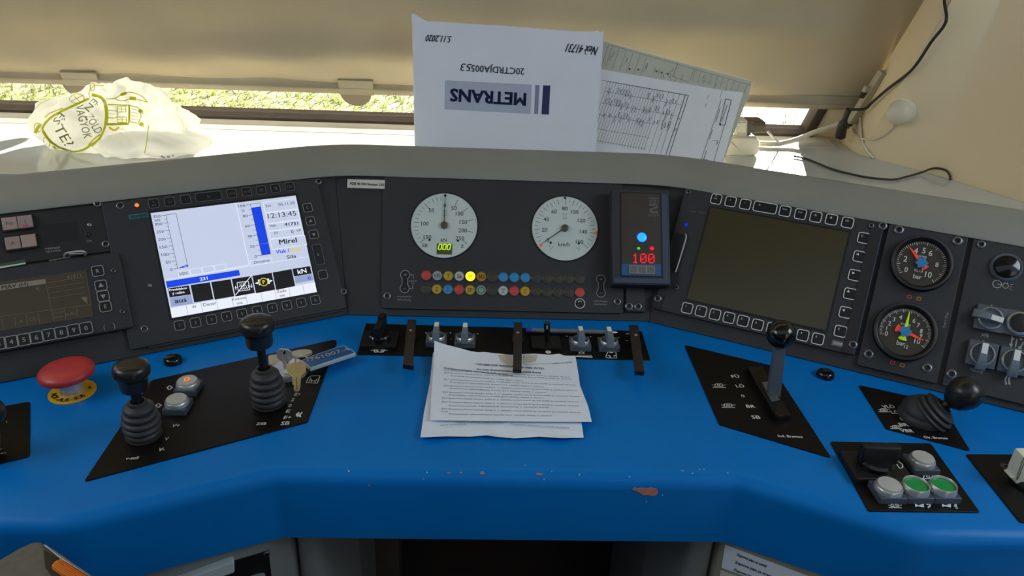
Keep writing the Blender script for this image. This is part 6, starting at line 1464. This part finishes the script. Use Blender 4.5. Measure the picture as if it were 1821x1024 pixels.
pdr, a1 = pedestal('right_pedestal', 'grey-cream cabinet under the right side of the blue desk, with paper labels', cr, FPR, 1, 'pedestal_cream', None)
for o in (pdl, pdr): pass
# rounded inner cheeks next to the knee space, across a narrow dark gap
for sgn, cc, m, par in ((1, cl, 'pedestal_grey', pdl), (-1, cr, 'pedestal_grey', pdr)):
    x0 = cc.x + sgn*0.003; x1 = cc.x + sgn*0.062
    pts = ccw([(x0, cc.y + 0.004), (x1 - sgn*0.03, cc.y + 0.010), (x1, cc.y + 0.10), (x1, 1.02), (x0, 1.02)])
    b = MB(); b.prism(Fr((0, 0, 0), X_, Y_), fillet(pts, 0.02, 4), 0.002, zb - GAP, m); b.build('side_cheek', par)
fpl = lambda x, y: FPL.uv(K7(x, y), 0.0)
b = MB(); q = [fpl(380,330), fpl(500,288), fpl(770,208), fpl(805,520), fpl(380,640)]; b.prism(FPL, fillet(ccw(q), 0.006, 4), -0.0005, 0.0012, 'black', ch=0.0005); b.prism(FPL, fillet(ccw([fpl(620,400), fpl(740,372), fpl(755,460), fpl(640,500)]), 0.004, 3), 0.001, 0.006, 'pedestal_grey', ch=0.001); rc = b.build('recess', pdl, label='black recess with rounded corner')
screw(rc, FPL, K7(757, 232), 0.0036, 0.0012)
b = MB(); q = [fpl(20,420), fpl(500,246), fpl(502,338), fpl(40,500)]; b.prism(FPL, fillet(ccw(q), 0.003, 3), 0.0005, 0.010, 'pale_plastic', ch=0.002); b.build('cover_strip', pdl, label='pale plastic cover strip')
f8 = lambda x, y: FPR.uv(K8(x, y), 0.0006)
def paper_label(label, q, lines):
    b = MB(); b.prism(FPR, ccw([f8(*p) for p in q]), 0.0003, 0.0008, 'label_white' if 'lower' in label else 'paper_white')
    for s_, p, q_ in lines: b.tx(FPR, s_, f8(*p), f8(*q_), 0.0040, 'ink_black', 0.0013, 0.012)
    return b.build('paper_label', None, label, cat='label', group='paper labels under the desk')
paper_label('upper white paper label with black lettering under the blue desk, right', ((470,225),(1700,690),(1650,990),(420,547)), [('Zaporna pipa za sedež', (640,352), (1055,522)), ('Zaporna pipa za sirene', (615,460), (1140,668)), ('Zaporna pipa za brisalce', (595,565), (1120,775))])
paper_label('lower pale paper label below the upper one, right under the desk', ((408,583),(1640,1030),(1600,1300),(372,860)), [])
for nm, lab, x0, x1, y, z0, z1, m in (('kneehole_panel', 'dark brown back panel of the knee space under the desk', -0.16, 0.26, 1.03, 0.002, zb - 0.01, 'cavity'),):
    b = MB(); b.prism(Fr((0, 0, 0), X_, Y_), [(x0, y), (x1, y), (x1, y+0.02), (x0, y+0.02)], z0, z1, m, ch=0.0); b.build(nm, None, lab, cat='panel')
P0 = hit(651, 1000, (0, 0.93, 0), (0, -1, 0)); P1 = hit(710, 1000, (0, 0.93, 0), (0, -1, 0))
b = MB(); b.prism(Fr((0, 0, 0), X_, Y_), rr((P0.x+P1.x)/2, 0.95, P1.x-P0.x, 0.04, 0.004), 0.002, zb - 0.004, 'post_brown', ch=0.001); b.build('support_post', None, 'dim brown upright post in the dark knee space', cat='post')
# --- chair armrest with orange grip, bottom left
AZ = 0.815
AR = Fr((0, 0, AZ), X_, Y_); ar = lambda x, y: AR.uv(K6(x, y))
arm = thing('seat_armrest', 'brownish grey armrest with ribbed orange grip at the bottom left corner', 'armrest', AR.P(*ar(400, 600), -0.1))
o_ = [ar(*p) for p in ((-420,700),(0,475),(300,300),(480,215),(600,188),(680,205),(760,260),(1000,420),(1600,810),(1900,1010),(1500,1500),(-420,1500))]
b = MB(); b.prism(AR, fillet(ccw(o_), 0.006, 3), -0.10, 0.0, 'arm_grey', ch=0.004); b.build('body', arm)
b = MB(); b.prism(AR, ccw([ar(*p) for p in ((710,345),(960,505),(1480,850),(1400,1100),(950,900),(740,640))]), -0.001, 0.0008, 'black'); b.prism(AR, ccw([ar(*p) for p in ((700,290),(760,280),(1560,830),(1500,850),(960,500))]), 0.0, 0.003, 'steel_dark', ch=0.001); b.build('recess', arm)
c0 = Vector((*ar(830, 660),)); c1 = Vector((*ar(960, 530),)); d = (Vector(ar(1400, 820)) - c1)
b = MB(); b.prism(AR, fillet(ccw([tuple(c0), tuple(c1), tuple(c1 + d*1.6), tuple(c0 + d*1.6)]), 0.004, 3), 0.0, 0.006, 'orange', ch=0.003)
for k in range(5):
    s0 = c0.lerp(c1, 0.15 + 0.17*k); b.prism(AR, ccw([tuple(s0 + d*0.1), tuple(s0 + d*1.55), tuple(s0 + d*1.55 + (c1-c0)*0.08), tuple(s0 + d*0.1 + (c1-c0)*0.08)]), 0.005, 0.0072, 'orange', ch=0.0006)
b.build('grip', arm, label='ribbed orange grip')
ac = AR.P(*ar(300, 1150)); b = MB(); b.box(Fr((ac.x, ac.y, 0), X_, Y_), -0.025, 0.025, -0.02, 0.02, 0.001, AZ - 0.10, 'arm_grey', ch=0.002); b.build('support', arm)
